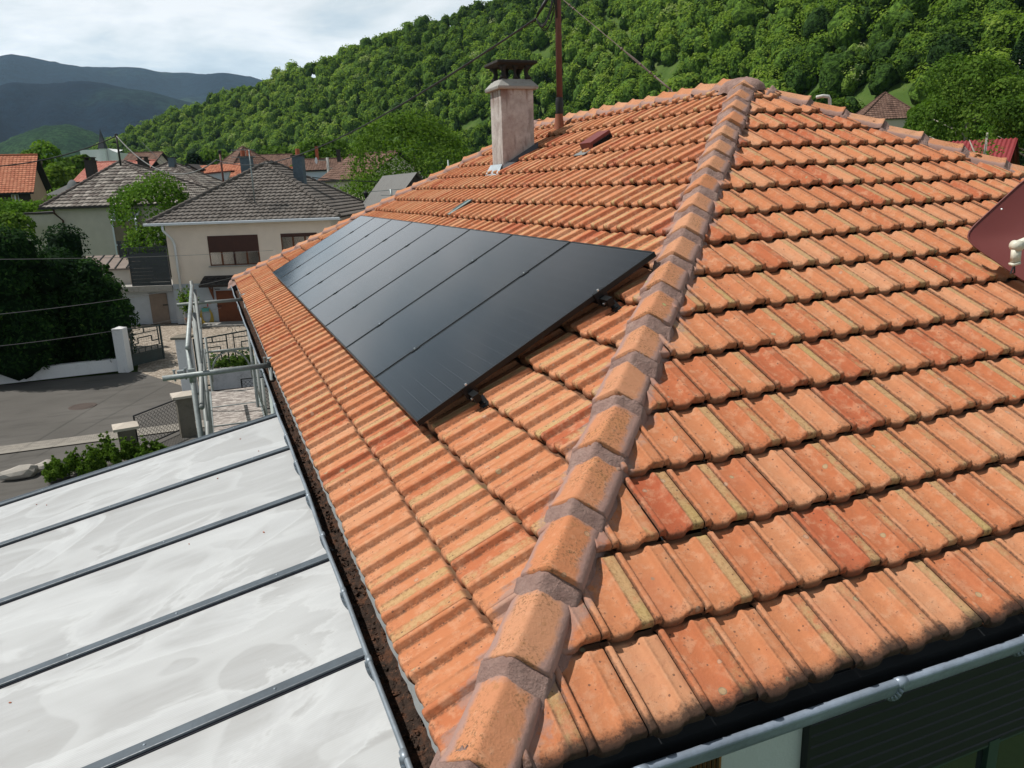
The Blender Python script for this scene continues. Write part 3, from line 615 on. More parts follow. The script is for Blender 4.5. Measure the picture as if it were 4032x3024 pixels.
m_.tube([A_+(B_-A_)*t for t in (0,.3,.6,.88)], .0055, 6)
for t0, t1, r_ in ((.60,.86,.0045),):
    for s in (-1, 1): m_.tube([A_+(B_-A_)*t + np.array([0,0,s*.012*math.sin(math.pi*(t-t0)/(t1-t0))]) for t in np.linspace(t0, t1+.04, 10)], r_, 6)
for t in (.10,.14,.6,.76,.84,.88): m_.tube([A_+(B_-A_)*(t-.006), A_+(B_-A_)*(t+.006)], .015, 8)
m_.tube([A_+(B_-A_)*t for t in (.88,.94,1.0)], .011, 8); m_.tube([B_, B_+np.array([.0,-.07,-.06])], .008, 6); m_.tube([B_+np.array([0,.02,-.0]), B_+np.array([-.03,.05,-.07])], .012, 8)
tag(m_.build('guy_wire', gw_, None, True), 'thin rusty guy wire with turnbuckle from mast to ridge tiles', 'guy wire')

# ------------------------------------------------------------------ satellite dish
dc = dep(4085, 905, 5.05); dn = _n(np.array([-.70, -.50, .46])); 
corner = dep(3822, 868, 5.05); ex = _n((dc-corner) - dn*((dc-corner)@dn)); ey = _n(np.cross(dn, ex))
if ey[2] < 0: ey = -ey
dish = thing('satellite_dish', 'maroon rounded satellite dish above the near tiled slope at the right edge', 'satellite dish', dc - np.array([0,0,.45]))
DO = dc - np.array([0,0,.45]); sz = .43; V = []
for i in range(9):
    rr = i/8; row = []
    for k in range(73):
        a = 2*math.pi*k/72; c_, s_ = math.cos(a), math.sin(a); q = 1/(abs(c_)**2.9+abs(s_)**2.9)**(1/2.9)*1.0
        # superellipse turned by 45 degrees: straight edges meeting in rounded corners
        c4_, s4_ = math.cos(a+math.pi/4), math.sin(a+math.pi/4); q = 1/(abs(c4_)**7+abs(s4_)**7)**(1/7.)
        R_ = sz*.98*q*rr*.72*1.0; row.append(dc - DO + (ex*c_+ey*s_)*R_ - dn*(.05*(1-rr*rr)))
    V.append(row)
V = np.array(V); m_ = MB(); m_.grid(V); m_.grid(V-dn*.006); rim = [V[-1][k] for k in range(73)]; m_.tube(rim, .006, 6)
dmat = plain('maroon_paint', (.135,.030,.027), .5, var=.04)
m_.build('reflector', dmat, dish, True)
m_ = MB(); lnb = dep(4003, 975, 4.62); lt = lnb-DO
cre = plain('cream_plastic', (.62,.60,.50), .45, var=.04)
m_.tube([lt+RGT*.01+np.array([0,0,.022]), lt+RGT*.05+np.array([0,0,.034]), lt+RGT*.14+np.array([0,.05,.045])], [.024,.027,.027], 16); m_.bar(lt+np.array([0,0,-.01]), lt+np.array([.004,0,-.085]), .042, .036, up=FWD); m_.bar(lt+np.array([0,0,-.088]), lt+np.array([.004,0,-.102]), .050, .040, up=FWD); m_.tube([lt-FWD*.028+np.array([0,0,.012]), lt+FWD*.028+np.array([0,0,.012])], .031, 20)
m_.build('receiver', cre, dish, True)
m_ = MB(); m_.tube([lt+np.array([0,0,-.1]), lt+np.array([.01,0,-.15]), lt+RGT*.08+np.array([0,.1,-.17]), lt+RGT*.2+np.array([0,.2,-.1])], .005, 6); m_.build('coax_cable', blkc, dish, True)
m_ = MB(); m_.tube([lt+RGT*.12+np.array([0,.05,.05]), dc-DO-ey*.3-dn*.05], .012, 8); m_.tube([dc-DO-dn*.05, dc-DO-dn*.22, (dc-DO-dn*.22)*np.array([1,1,0])+np.array([0,0,-.25])], .02, 10); m_.build('mounting_arm', MAT['galv'], dish, True)
m_ = MB(); m_.lathe([(0,.004),(.006,.003),(.007,0)], (0,0,0), 10); bo = m_.build('bolt', MAT['alu'], dish, True); pb = corner + ex*.17 + ey*.05 + dn*.004; bo.location = Vector(pb-DO+dn*.008); bo.rotation_euler = Vector(dn).to_track_quat('Z','Y').to_euler()

# ------------------------------------------------------------------ pale canopy beside the gutter
def mat_poly():
    t = NT('opal_polycarbonate', .42, (.6,.62,.64), 0, .5)
    mp = t.map((.55, 1.0, 1)); n = t.noise(1.15, 6, mp, .6, .9); n2 = t.noise(2.2, 7, t.map((.35, 2.2, 1)), .7, .4); vo = t.voro(1.15, t.map((.8, 1.5, 1), src=None), 'DISTANCE_TO_EDGE')
    n4 = t.noise(1.1, 2, t.map((.9,1.3,1), (0,0,.6), (3,2,0)), .4, .9)
    arcs = t.m('SUBTRACT', 1.0, t.sm(t.m('ABSOLUTE', t.m('SUBTRACT', n, .52)), .0, .03)); step_ = t.m('MULTIPLY', t.sm(n, .505, .53), t.m('SUBTRACT', 1.0, t.sm(n, .54, .66)))
    st3 = t.m('MULTIPLY', t.sm(n4, .49, .515), t.m('SUBTRACT', 1.0, t.sm(n4, .53, .64)))
    c = t.ramp(n2, [(.3, (.33,.33,.327)), (.52, (.385,.392,.395)), (.72, (.45,.462,.468))]); c = t.mix(t.m('MULTIPLY', step_, .5), c, (.50,.515,.525)); c = t.mix(t.m('MULTIPLY', st3, .45), c, (.50,.515,.52)); c = t.mix(t.m('MULTIPLY', arcs, .42), c, (.53,.545,.55))
    sp = t.N.new("ShaderNodeSeparateXYZ"); t.L.new(t.obj(), sp.inputs[0]); fr = t.m('FRACT', t.m('MULTIPLY', sp.outputs[1], 1/.012)); ln = t.m('LESS_THAN', fr, .25)
    c = t.mix(t.m('MULTIPLY', ln, t.m('MULTIPLY', t.sm(n2, .35, .6), .22)), c, (.24,.22,.20)); sk = t.noise(60, 3); c = t.mix(t.m('MULTIPLY', t.sm(sk, .73, .78), .6), c, (.25,.2,.17)); t.color(c)
    t.bump(ln, .0008, .4); return t.mat
MAT['poly'] = mat_poly(); MAT['bar'] = mat_zinc('anthracite_bar', (.085,.105,.125), .42, .1); MAT['rub'] = plain('black_gasket', (.006,.007,.016), .5)
cz0, cs = -.262, .20; CO = np.array([-1.9, 1.7, -5.0]); can = thing('patio_canopy', 'pale polycarbonate canopy with grey glazing bars beside the gutter', 'canopy', CO)
def cp(x, y, h=0.0): return np.array([x, y, cz0 + cs*x + h]) - CO
seams = [1.249 - 1.012*k for k in range(1, 5)][::-1] + [1.249, 2.245, 3.259, 4.293, 5.296]
XL, XR = -4.3, -.012
def slab(m, xa, xb, ya, yb, h0, h1, mi=0):
    v = [cp(x, y, h) for h in (h0, h1) for x, y in ((xa,ya),(xb,ya),(xb,yb),(xa,yb))]; m.add(v, [(0,3,2,1),(4,5,6,7),(0,1,5,4),(1,2,6,5),(2,3,7,6),(3,0,4,7)], mi)
for a, b in zip(seams[:-1], seams[1:]):
    m_ = MB(); slab(m_, XL, XR, a+.004, b-.004, 0, .016); m_.build('roof_sheet', MAT['poly'], can)
for i, y in enumerate(seams):
    m_ = MB(); wd = .03; slab(m_, XL-.02, XR+.004, y-wd, y+wd, .022, .036); slab(m_, XL-.02, XR, y-.026, y+.026, -.10, -.002); b_ = m_.build('glazing_bar', MAT['bar'], can, bevel=.003)
    m_ = MB(); slab(m_, XL, XR-.004, y-wd-.008, y+wd-.002, .0162, .0215); m_.build('gasket', MAT['rub'], b_)
    m_ = MB()
    for x in np.arange(-4.1, -.05, .52): m_.lathe([(0,.0045),(.006,.004),(.0075,0)], cp(x+.1*(i % 2), y, .036), 8)
    m_.build('screw', MAT['zinc'], b_, True)
y = seams[-1]; m_ = MB(); slab(m_, XL-.02, XR, y+.03, y+.045, -.12, .038); slab(m_, XL-.02, XL-.005, seams[0], y+.03, -.14, .03); m_.box(np.array([-.1, seams[0], cz0-.14])-CO, np.array([-.014, y, cz0-.03])-CO); m_.build('edge_trim', MAT['bar'], can)
m_ = MB()
for yy in (seams[0], 1.6, seams[-1]-.05): m_.box(np.array([XL+.02, yy-.04, -5.0])-CO, np.array([XL+.10, yy+.04, cz0+cs*XL-.12])-CO)
m_.build('post', MAT['bar'], can)
m_ = MB(); sh = random.Random(4)
for _ in range(26):
    x, y = sh.uniform(-3.2, -.1), sh.uniform(-.2, 5.2); s_ = sh.uniform(.003, .008)
    mt = Matrix.Rotation(sh.random()*6, 4, 'Z'); mt.translation = Vector(cp(x, y, .0185)); m_.box((-s_,-s_*.5,-.002), (s_,s_*.4,.003), 0, mt)
tag(m_.build('tile_crumbs', plain('clay_crumbs', (.32,.12,.07), .9, var=.5, sc=40), None), 'scattered crumbs of tile and leaf lying on the pale canopy', 'debris', kind='stuff').location = Vector(CO)
# ------------------------------------------------------------------ terrain
GZ = -5.0
TAB = [(-1500, 1500, 1900, 760), (0, 1100, 1500, 745), (250, 800, 1000, 690), (443, 480, 640, 575), (570, 440, 560, 512), (823, 400, 500, 412), (1076, 340, 440, 318), (1349, 290, 380, 212), (1604, 240, 320, 115), (1877, 200, 280, 20), (2300, 120, 235, -140), (2900, 80, 170, -350), (3500, 60, 125, -540), (4032, 55, 115, -700), (5500, 55, 115, -900)]
def _tan(px, py): r = ray(px, py); return r[2]/math.hypot(r[0], r[1])
# last column: tangent of the skyline's elevation, lowered by the height of the trees on it
TAB = [(a, b, c, _tan(a, d)-7.5/(c*1.35)) for a, b, c, d in TAB]
def tabv(px):
    a = np.array(TAB, float); return [np.interp(px, a[:, 0], a[:, k]) for k in (1, 2, 3)]
FSL = .55
def terrain_z(px, r, g=None):
    r0, rf, te = tabv(px); zm = GZ + np.clip(r-r0, 0, None)*.13; zf0 = GZ + (rf-r0)*.13
    rt = (FSL*rf - zf0 + 1.72)/(FSL-te); z = np.where(r < rf, zm, zf0 + (r-rf)*FSL); zt = zf0+(rt-rf)*FSL
    return np.where(r > rt, zt - (r-rt)*.15, z), rt
def pol(px, r):     # px azimuth column, horizontal distance
    a = YAW + np.arctan((px-2016)/3115.0); return np.stack([CAM[0]+r*np.sin(a), CAM[1]+r*np.cos(a)], -1)
def mat_ground():
    t = NT('meadow_and_soil', .95, spec=.1); n = t.noise(.15, 6); n2 = t.noise(2.5, 6, rough=.7)
    c = t.ramp(n, [(.35, (.045,.085,.018)), (.55, (.07,.12,.025)), (.7, (.10,.13,.04))]); c = t.mix(t.m('MULTIPLY', t.sm(n2, .5, .7), .5), c, (.035,.06,.015)); t.color(c); t.bump(n2, .15); return t.mat
MAT['ground'] = mat_ground()
pxs = np.concatenate([np.linspace(-1500, 5500, 141)]); rr = np.concatenate([np.linspace(2, 60, 16), np.geomspace(66, 1500, 60)])
V = np.zeros((len(pxs), len(rr), 3))
for i, p in enumerate(pxs):
    z, rt = terrain_z(p, rr); V[i, :, :2] = pol(np.full(len(rr), p), rr); V[i, :, 2] = z - np.clip(.12-(z-GZ)*.5, 0, .12)
# plain below everything, reaching the horizon
m_ = MB(); g_ = np.linspace(-1, 1, 33); G = np.stack(np.meshgrid(g_, g_, indexing='ij'), -1); G = np.sign(G)*np.abs(G)**3*7000
m_.grid(np.concatenate([G, np.full(G.shape[:2]+(1,), GZ-.25)], -1)[::-1]); tag(m_.build('ground', MAT['ground']), kind='structure')
m_ = MB(); m_.grid(V); tag(m_.build('hillside', MAT['ground'], None, True), kind='structure')

# street, paving strip, gravel yard
def mat_asphalt():
    t = NT('asphalt', .9, spec=.3); n = t.noise(.35, 6); n2 = t.noise(45, 5, rough=.8); n3 = t.noise(1.3, 5, t.map((.6, 2.2, 1)))
    c = t.ramp(n, [(.3, (.075,.070,.063)), (.7, (.112,.105,.096))]); c = t.mix(t.m('MULTIPLY', t.sm(n2, .55, .72), .6), c, (.15,.14,.13)); c = t.mix(t.m('MULTIPLY', t.sm(n3, .5, .7), .35), c, (.045,.042,.038)); t.color(c); t.bump(n2, .006); return t.mat
def mat_gravel():
    t = NT('gravel', .95, spec=.2); v = t.voro(14); cr = t.N.new("ShaderNodeSeparateColor"); t.L.new(v.outputs['Color'], cr.inputs[0]); n = t.noise(.8, 5)
    c = t.ramp(cr.outputs[0], [(0, (.16,.13,.10)), (.5, (.29,.245,.20)), (1, (.44,.385,.32))]); c = t.mix(t.m('MULTIPLY', t.sm(n, .5, .7), .35), c, (.20,.17,.13)); t.color(c); t.bump(v.outputs['Distance'], .03); return t.mat
def mat_pavers():
    t = NT('stone_pavers', .9, spec=.2); b = t.N.new("ShaderNodeTexBrick"); t.L.new(t.obj(), b.inputs['Vector']); b.inputs['Scale'].default_value = 4.0
    b.inputs['Color1'].default_value = (.22,.205,.18,1); b.inputs['Color2'].default_value = (.30,.275,.24,1); b.inputs['Mortar'].default_value = (.09,.08,.07,1); b.inputs['Mortar Size'].default_value = .02; t.color(b.outputs[0]); return t.mat
MAT['asph'] = mat_asphalt(); MAT['gravel'] = mat_gravel(); MAT['pavers'] = mat_pavers()
def sheet(name, pts, z, mat, sub=0):
    m = MB(); m.poly([(p[0], p[1], z) for p in pts]); return tag(m.build(name, mat), kind='structure')
def Zp(px, py, z=GZ): return atz(px, py, z)
street = sheet('street', [(-40,18.0),(40,15.0),(40,31.3),(-3.70,31.55),(-8.3,31.80),(-40,34.0)], GZ-.045+.0, MAT['asph'])
yd = [(-3.75,31.5),(1.2,26.9),(12,25.2),(16,36),(8.2,42),(-2.6,46),(-9,44),(-9.,37),(-3.9,37)]
sheet('gravel_yard', [(-3.6,31.55),(-1.5,27.2),(0.6,26.6),(12,26),(14,38),(7.6,38.2),(-2.25,43.4),(-7,45),(-7,35),(-3.7,33.5)], GZ-.035, MAT['gravel'])
s1_, s1b, s2_, s2b = Zp(0,1754), Zp(0,1778), Zp(445,1697), Zp(445,1718)
dd_ = (s2_-s1_); m_ = MB()
e0, e1, f0, f1 = s1_-dd_*3, s2_+dd_*2.4, s1b-dd_*3, s2b+dd_*2.4
m_.add([e0+(0,0,-.02), e1+(0,0,-.02), f1+(0,0,-.02), f0+(0,0,-.02)], [(0,1,2,3)]); tag(m_.build('paving_strip', MAT['pavers']), kind='structure')
m_ = MB(); m_.add([f0+(0,0,-.015), f1+(0,0,-.015), f1+(0,-.22,-.015), f0+(0,-.22,-.015)], [(0,1,2,3)]); tag(m_.build('kerb_strip', dirty('kerb_stone', (.24,.22,.19), (.1,.09,.08), .4, 5)), kind='structure')
c = Zp(325,1595); m_ = MB(); m_.lathe([(0,.012),(.30,.012),(.31,.004),(.33,.012),(.42,.012),(.44,0)], (c[0],c[1],GZ-.045), 32); o = m_.build('manhole_cover', dirty('rusty_iron', (.060,.042,.034), (.035,.028,.024), .5, 12, .8, .004)); tag(o, 'round rusty manhole cover set in the grey asphalt street', 'manhole cover')

# ------------------------------------------------------------------ foliage
def mat_leaf(name, stops, rough=.8, trans=.12, tex=0):
    t = NT(name, rough, spec=.08); r1, g1, b1, al = t.attr('lf'); c = t.ramp(r1, stops); c = t.mix(t.m('MULTIPLY', t.sm(g1, .75, 1.0), .35), c, t.mix(1.0, c, (1.5,1.6,1.0), 'MULTIPLY')); t.color(c)
    if tex:
        nn_ = t.noise(tex, 3, rough=.7); t.color(t.mix(t.sm(nn_, .42, .6), t.mix(1.0, c, (.32,.36,.38), 'MULTIPLY'), c)); t.bump(nn_, .5, 1.0)
    else:
        tr_ = t.N.new('ShaderNodeBsdfTranslucent'); t.L.new(t.mix(1.0, c, (1.15,1.25,.6), 'MULTIPLY'), tr_.inputs[0]); ms = t.N.new('ShaderNodeMixShader'); ms.inputs[0].default_value = .38; t.L.new(t.b.outputs[0], ms.inputs[1]); t.L.new(tr_.outputs[0], ms.inputs[2]); t.L.new(ms.outputs[0], [n for n in t.N if n.type == 'OUTPUT_MATERIAL'][0].inputs[0])
    return t.mat
ML = {}
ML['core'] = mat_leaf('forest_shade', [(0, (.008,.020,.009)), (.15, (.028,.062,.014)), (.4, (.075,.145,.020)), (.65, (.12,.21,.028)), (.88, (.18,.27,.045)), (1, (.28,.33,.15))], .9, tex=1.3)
ML['forest'] = mat_leaf('forest_foliage', [(0, (.008,.020,.009)), (.15, (.028,.062,.014)), (.4, (.105,.178,.023)), (.65, (.175,.265,.036)), (.88, (.24,.32,.06)), (1, (.30,.35,.17))], .85)
ML['lime'] = mat_leaf('bright_foliage', [(0, (.030,.075,.012)), (.5, (.085,.17,.020)), (1, (.17,.27,.04))])
ML['mid'] = mat_leaf('green_foliage', [(0, (.028,.062,.010)), (.5, (.080,.150,.020)), (1, (.16,.24,.04))])
ML['thuja'] = mat_leaf('thuja_foliage', [(0, (.006,.018,.008)), (.5, (.016,.045,.012)), (.85, (.035,.085,.018)), (1, (.07,.12,.025))])
ML['dark'] = mat_leaf('dark_conifer_foliage', [(0, (.004,.012,.006)), (.6, (.012,.032,.012)), (1, (.03,.06,.02))])
MAT['bark'] = dirty('bark', (.09,.07,.05), (.03,.025,.02), .5, 6, .95, .02)
MAT['palebark'] = dirty('pale_bark', (.38,.35,.30), (.12,.10,.08), .5, 6, .95, .01)
def quads(P, nrm, size, col, g, elong=1.0, jn=.5):
    """one small tilted leaf-clump face per point"""
    n = len(P); nr = nrm + g.normal(0, jn, (n, 3)); nr /= np.linalg.norm(nr, axis=1)[:, None]
    a = np.cross(nr, g.normal(0, 1, (n, 3))); a /= np.linalg.norm(a, axis=1)[:, None]; b = np.cross(nr, a); s = (size*g.uniform(.6, 1.35, n))[:, None]
    k = g.uniform(.55, 1.0, (n, 4))
    V = np.stack([P + a*s*elong*k[:, :1], P + b*s*k[:, 1:2], P - a*s*elong*k[:, 2:3], P - b*s*k[:, 3:]], 1).reshape(-1, 3)
    A = np.repeat(col, 4, axis=0); return V, A
def crown_pts(blobs, n, g, inner=.72):
    bl = np.array(blobs, float); wgt = (bl[:, 3]**2); wgt /= wgt.sum(); ix = g.choice(len(bl), n, p=wgt); d = g.normal(0, 1, (n, 3)); d /= np.linalg.norm(d, axis=1)[:, None]
    d[:, 2] = np.where(d[:, 2] < -.35, -d[:, 2], d[:, 2]); r = bl[ix, 3]*g.uniform(inner, 1.06, n); P = bl[ix, :3] + d*r[:, None]
    # keep mostly what is not buried in other clumps
    dist = np.min([np.linalg.norm(P - b[:3], axis=1)/b[3] for b in bl], axis=0); keep = dist > inner*.93; return P[keep], d[keep], ix[keep]
def tree(kind_name, label, cat, base, h, cw, n, leaf, mat, seed, trunk_h=.3, nb=16, shape='round', group=None, bark=None, cd_=None, lean=0):
    g = np.random.default_rng(seed); base = np.asarray(base, float); root = thing(kind_name, label, cat, base, 0, group); blobs = []; cd_ = cd_ or cw
    if shape == 'round':
        for _ in range(nb):
            t = g.uniform(0, 1)**.8; zc = h*(trunk_h + (1-trunk_h)*(.12+.72*t)); w_ = math.sin(math.pi*min(1, .22+.70*t))**.6; a = g.uniform(0, 6.28); q = g.uniform(.15, .75)
            blobs.append((cw/2*w_*q*math.cos(a), cd_/2*w_*q*math.sin(a), zc, cw*g.uniform(.13, .23)))
        blobs.append((0, 0, h*(trunk_h+(1-trunk_h)*.5), cw*.30))
    elif shape == 'cone':
        for k in range(nb):
            t = k/nb; a = g.uniform(0, 6.28); w_ = cw/2*(1-t)*.55; blobs.append((w_*math.cos(a), w_*math.sin(a), h*(.08+.88*t), cw*.28*(1-t)+.16*cw/3))
    P, d, ix = crown_pts(blobs, n, g); tone = g.uniform(.2, .8, len(blobs)); col = np.zeros((len(P), 4)); up = (P[:, 2]-P[:, 2].min())/max(.1, np.ptp(P[:, 2]))
    col[:, 0] = np.clip(tone[ix]*.75 + g.normal(.12, .13, len(P)), 0, 1); col[:, 1] = g.random(len(P)); V, A = quads(P, d, leaf, col, g)
    mesh_np('crown', V, np.arange(len(V)).reshape(-1, 4), mat, root, False, A, 'lf')
    m = MB(); tr = max(.08, h*.022); m.tube([(0,0,-.3),(lean*.3,0,h*trunk_h),(lean,0,h*.85)], [tr*1.3, tr, tr*.25], 9)
    for _ in range(7):
        a = g.uniform(0, 6.28); z0_ = h*g.uniform(trunk_h*.7, .6); m.tube([(0,0,z0_), (cw*.2*math.cos(a), cw*.2*math.sin(a), z0_+h*.12), (cw*.38*math.cos(a), cw*.38*math.sin(a), z0_+h*.22)], [tr*.5, tr*.3, tr*.1], 6)
    m.build('trunk', bark or MAT['bark'], root, True); return root

# forest on the hill: individual crowns merged into one wood
g = np.random.default_rng(11)
def ico(sub=1):
    t = (1+5**.5)/2; v = np.array([(-1,t,0),(1,t,0),(-1,-t,0),(1,-t,0),(0,-1,t),(0,1,t),(0,-1,-t),(0,1,-t),(t,0,-1),(t,0,1),(-t,0,-1),(-t,0,1)], float); v /= np.linalg.norm(v[0])
    f = [(0,11,5),(0,5,1),(0,1,7),(0,7,10),(0,10,11),(1,5,9),(5,11,4),(11,10,2),(10,7,6),(7,1,8),(3,9,4),(3,4,2),(3,2,6),(3,6,8),(3,8,9),(4,9,5),(2,4,11),(6,2,10),(8,6,7),(9,8,1)]
    return v, np.array(f)
IV, IF = ico()
_v = list(IV); _f = []
for f in IF:
    m3 = [_n(_v[f[0]]+_v[f[1]]), _n(_v[f[1]]+_v[f[2]]), _n(_v[f[2]]+_v[f[0]])]; n0 = len(_v); _v += m3; _f += [(f[0],n0,n0+2),(f[1],n0+1,n0),(f[2],n0+2,n0+1),(n0,n0+1,n0+2)]
IV2 = np.array(_v); IF2 = np.array(_f)
trees = []
for p in np.arange(150, 4700, 10.0):
    r0, rf, te = [float(x) for x in tabv(p)]; rt = float(terrain_z(p, rf)[1]); r = rf
    while r < rt + 14:
        stp = 4.1; dx = 3115.0/r*4.3      # azimuth columns per 6 m
        if g.random() < 10.0/dx and not (3290 < p < 3660 and r < 141): trees.append((p+g.uniform(-5, 5), r + g.uniform(-2.5, 2.5)))
        r += stp
    # scattered trees on the meadow slope
    if p > 1100:
        r = r0
        while r < rf:
            dx = 3115.0/r*6.5; fr = .35 if (p < 2250 or p > 3150) else (.9 if r > rf*.93 else (.04))
            if p > 3150: fr = (.75 if r > 100 else .0) if not (3230 < p < 3690 and r < 141) else 0
            if g.random() < fr*10.0/dx: trees.append((p+g.uniform(-5, 5), r+g.uniform(-2.5, 2.5)))
            r += 6.0
trees = np.array(trees); TZ = np.array([float(terrain_z(a, b)[0]) for a, b in trees]); TX = pol(trees[:, 0], trees[:, 1])
tone_n = np.sin(TX[:, 0]*.021+1)*np.sin(TX[:, 1]*.017+TX[:, 0]*.008) 
VV = []; AA = []; CV = []; CF_ = []; CA = []; nc_ = 0
for (a, r), xy, z, tn in zip(trees, TX, TZ, tone_n):
    con = r < float(terrain_z(a, r)[1])*.86 and g.random() < (.015 + .16*(math.sin(xy[0]*.03+2)*math.sin(xy[1]*.019) > .62)); R_ = 1.7+2.6*g.random()**1.3; R_ *= (1+.10*(r > 400)); H_ = R_*g.uniform(1.2, 2.2)+1.0
    if con: R_ *= .85; H_ = R_*3.3
    nq = int(np.clip(85000/r, 130, 800)*(R_/3.6)); base = np.clip(.52 + .20*tn + .10*math.sin(xy[0]*.06+1.3)*math.sin(xy[1]*.045) + g.normal(0, .13), .16, .9)
    if con: base = .06 + .1*g.random()
    if g.random() < .022: base = .97
    if con:
        t = g.uniform(0, 1, nq)**.7; an = g.uniform(0, 6.28, nq); w_ = R_*(1-t)*g.uniform(.6, 1.1, nq)*.9; P = np.stack([w_*np.cos(an), w_*np.sin(an), H_*(.1+.95*t)], -1); d = np.stack([np.cos(an), np.sin(an), np.full(nq, .5)], -1)
        bt = np.zeros(nq)
    else:
        nb = 7; bc = g.normal(0, 1, (nb, 3)); bc /= np.linalg.norm(bc, axis=1)[:, None]; bc[:, 2] = np.abs(bc[:, 2])*1.0-.1; bc = bc*np.array([R_*.55, R_*.55, H_*.42]); br = R_*g.uniform(.30, .72, nb); ix = g.integers(0, nb, nq)
        d = g.normal(0, 1, (nq, 3)); d /= np.linalg.norm(d, axis=1)[:, None]; d[:, 2] = np.abs(d[:, 2])-.25*g.random(nq); P = bc[ix] + d*(br[ix]*g.uniform(.8, 1.1, nq))[:, None] + np.array([0, 0, H_*.45]); bt = g.normal(0, .06, nb)[ix]
    col = np.zeros((nq, 4)); col[:, 0] = np.clip(base + bt + g.normal(0, .05, nq), 0, 1); col[:, 1] = g.random(nq); P = P + np.array([xy[0], xy[1], z]); s = .66*math.sqrt(4*R_*R_*2.4/nq)
    V, A = quads(P, d+np.array([-.3,.0,.75]), s, col, g, 1.0, .55); VV.append(V); AA.append(A)
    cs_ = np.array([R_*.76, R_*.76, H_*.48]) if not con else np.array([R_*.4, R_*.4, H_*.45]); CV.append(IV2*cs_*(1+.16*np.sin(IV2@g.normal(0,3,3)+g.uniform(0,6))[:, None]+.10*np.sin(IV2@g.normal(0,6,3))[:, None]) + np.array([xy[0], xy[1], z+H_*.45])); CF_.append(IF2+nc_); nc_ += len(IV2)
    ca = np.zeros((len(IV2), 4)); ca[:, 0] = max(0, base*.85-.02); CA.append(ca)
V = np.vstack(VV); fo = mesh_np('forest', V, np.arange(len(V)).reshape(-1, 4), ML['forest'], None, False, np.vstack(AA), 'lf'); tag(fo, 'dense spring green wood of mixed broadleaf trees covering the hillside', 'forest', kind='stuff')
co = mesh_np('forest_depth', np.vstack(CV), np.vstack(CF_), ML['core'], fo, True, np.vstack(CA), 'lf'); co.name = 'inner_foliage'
print('TREES', len(trees), 'QUADS', len(V)//4)

# distant mountains
def mat_mount(name, c1, c2, c3, sc):
    t = NT(name, .95, spec=.05); n = t.noise(.0022*sc, 7, rough=.6); n2 = t.noise(.045*sc, 5, rough=.8)
    c = t.ramp(n, [(.38, c1), (.5, c2), (.57, c3)]); c = t.mix(t.m('MULTIPLY', t.sm(n2, .42, .58), .7), c, tuple(x*.35 for x in c1)); t.color(c); t.bump(n2, 18/sc, 1.0); return t.mat
def mountain(name, sky, r0, depth, mat, seed, nx=260, nr=44, rough=1.0, xr=(-2500, 2600), zb=GZ-20):
    g = np.random.default_rng(seed); sx = np.array(sky, float); px = np.linspace(xr[0], xr[1], nx); py = np.interp(px, sx[:, 0], sx[:, 1]); Vm = np.zeros((nx, nr, 3))
    ph = g.uniform(0, 6.28, 12)
    for i in range(nx):
        r_ = ray(px[i], py[i]); te = r_[2]/math.hypot(r_[0], r_[1]); fr = np.linspace(0, 1.35, nr); rdg = 1 + .07*math.sin(px[i]*.0043+ph[0]) + .05*math.sin(px[i]*.011+ph[1])
        R_ = r0 + depth*fr*rdg; zt = CAM[2] + te*(r0+depth*rdg); prof = np.where(fr <= 1, (3*fr**2-2*fr**3)**.8, 1-(fr-1)*.9); z = zb + (zt-zb)*prof
        gul = sum(math.sin(px[i]*.006*k+ph[k])*np.sin(fr*2.6*k+ph[k+4]) for k in range(1, 5))*depth*.012*rough*np.sin(np.clip(fr, 0, 1)*math.pi)
        z = z + gul + g.normal(0, r0*.0006, nr)*(fr > .9); Vm[i, :, :2] = pol(np.full(nr, px[i]), R_); Vm[i, :, 2] = z
    m = MB(); m.grid(Vm); return tag(m.build(name, mat, None, True), kind='structure')
mA = mat_mount('far_forest', (.006,.022,.042), (.012,.036,.054), (.045,.085,.062), .5)  # distance haze is painted in: blue mixed into the forest green
mB = mat_mount('mid_forest', (.003,.013,.030), (.007,.024,.042), (.018,.044,.042), .8)  # haze blue put into this ridge's colour as well
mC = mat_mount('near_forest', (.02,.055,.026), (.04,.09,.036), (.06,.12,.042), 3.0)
mountain('distant_hills', [(-2500,420),(-900,330),(-300,270),(0,260),(82,250),(177,235),(253,244),(316,256),(443,273),(633,288),(823,291),(1063,315),(1500,420),(2600,640)], 3300, 2300, mA, 31)
mountain('distant_hills', [(-2500,560),(-800,430),(0,372),(190,345),(380,328),(506,336),(633,368),(823,415),(960,470),(1200,560),(1600,660),(2600,700)], 1900, 1300, mB, 32)
mountain('wooded_hills', [(-2500,640),(-400,640),(0,600),(126,540),(253,497),(354,492),(430,520),(520,560),(700,620),(900,690),(2600,760)], 1150, 330, mC, 33, nx=420, nr=60, rough=.3)
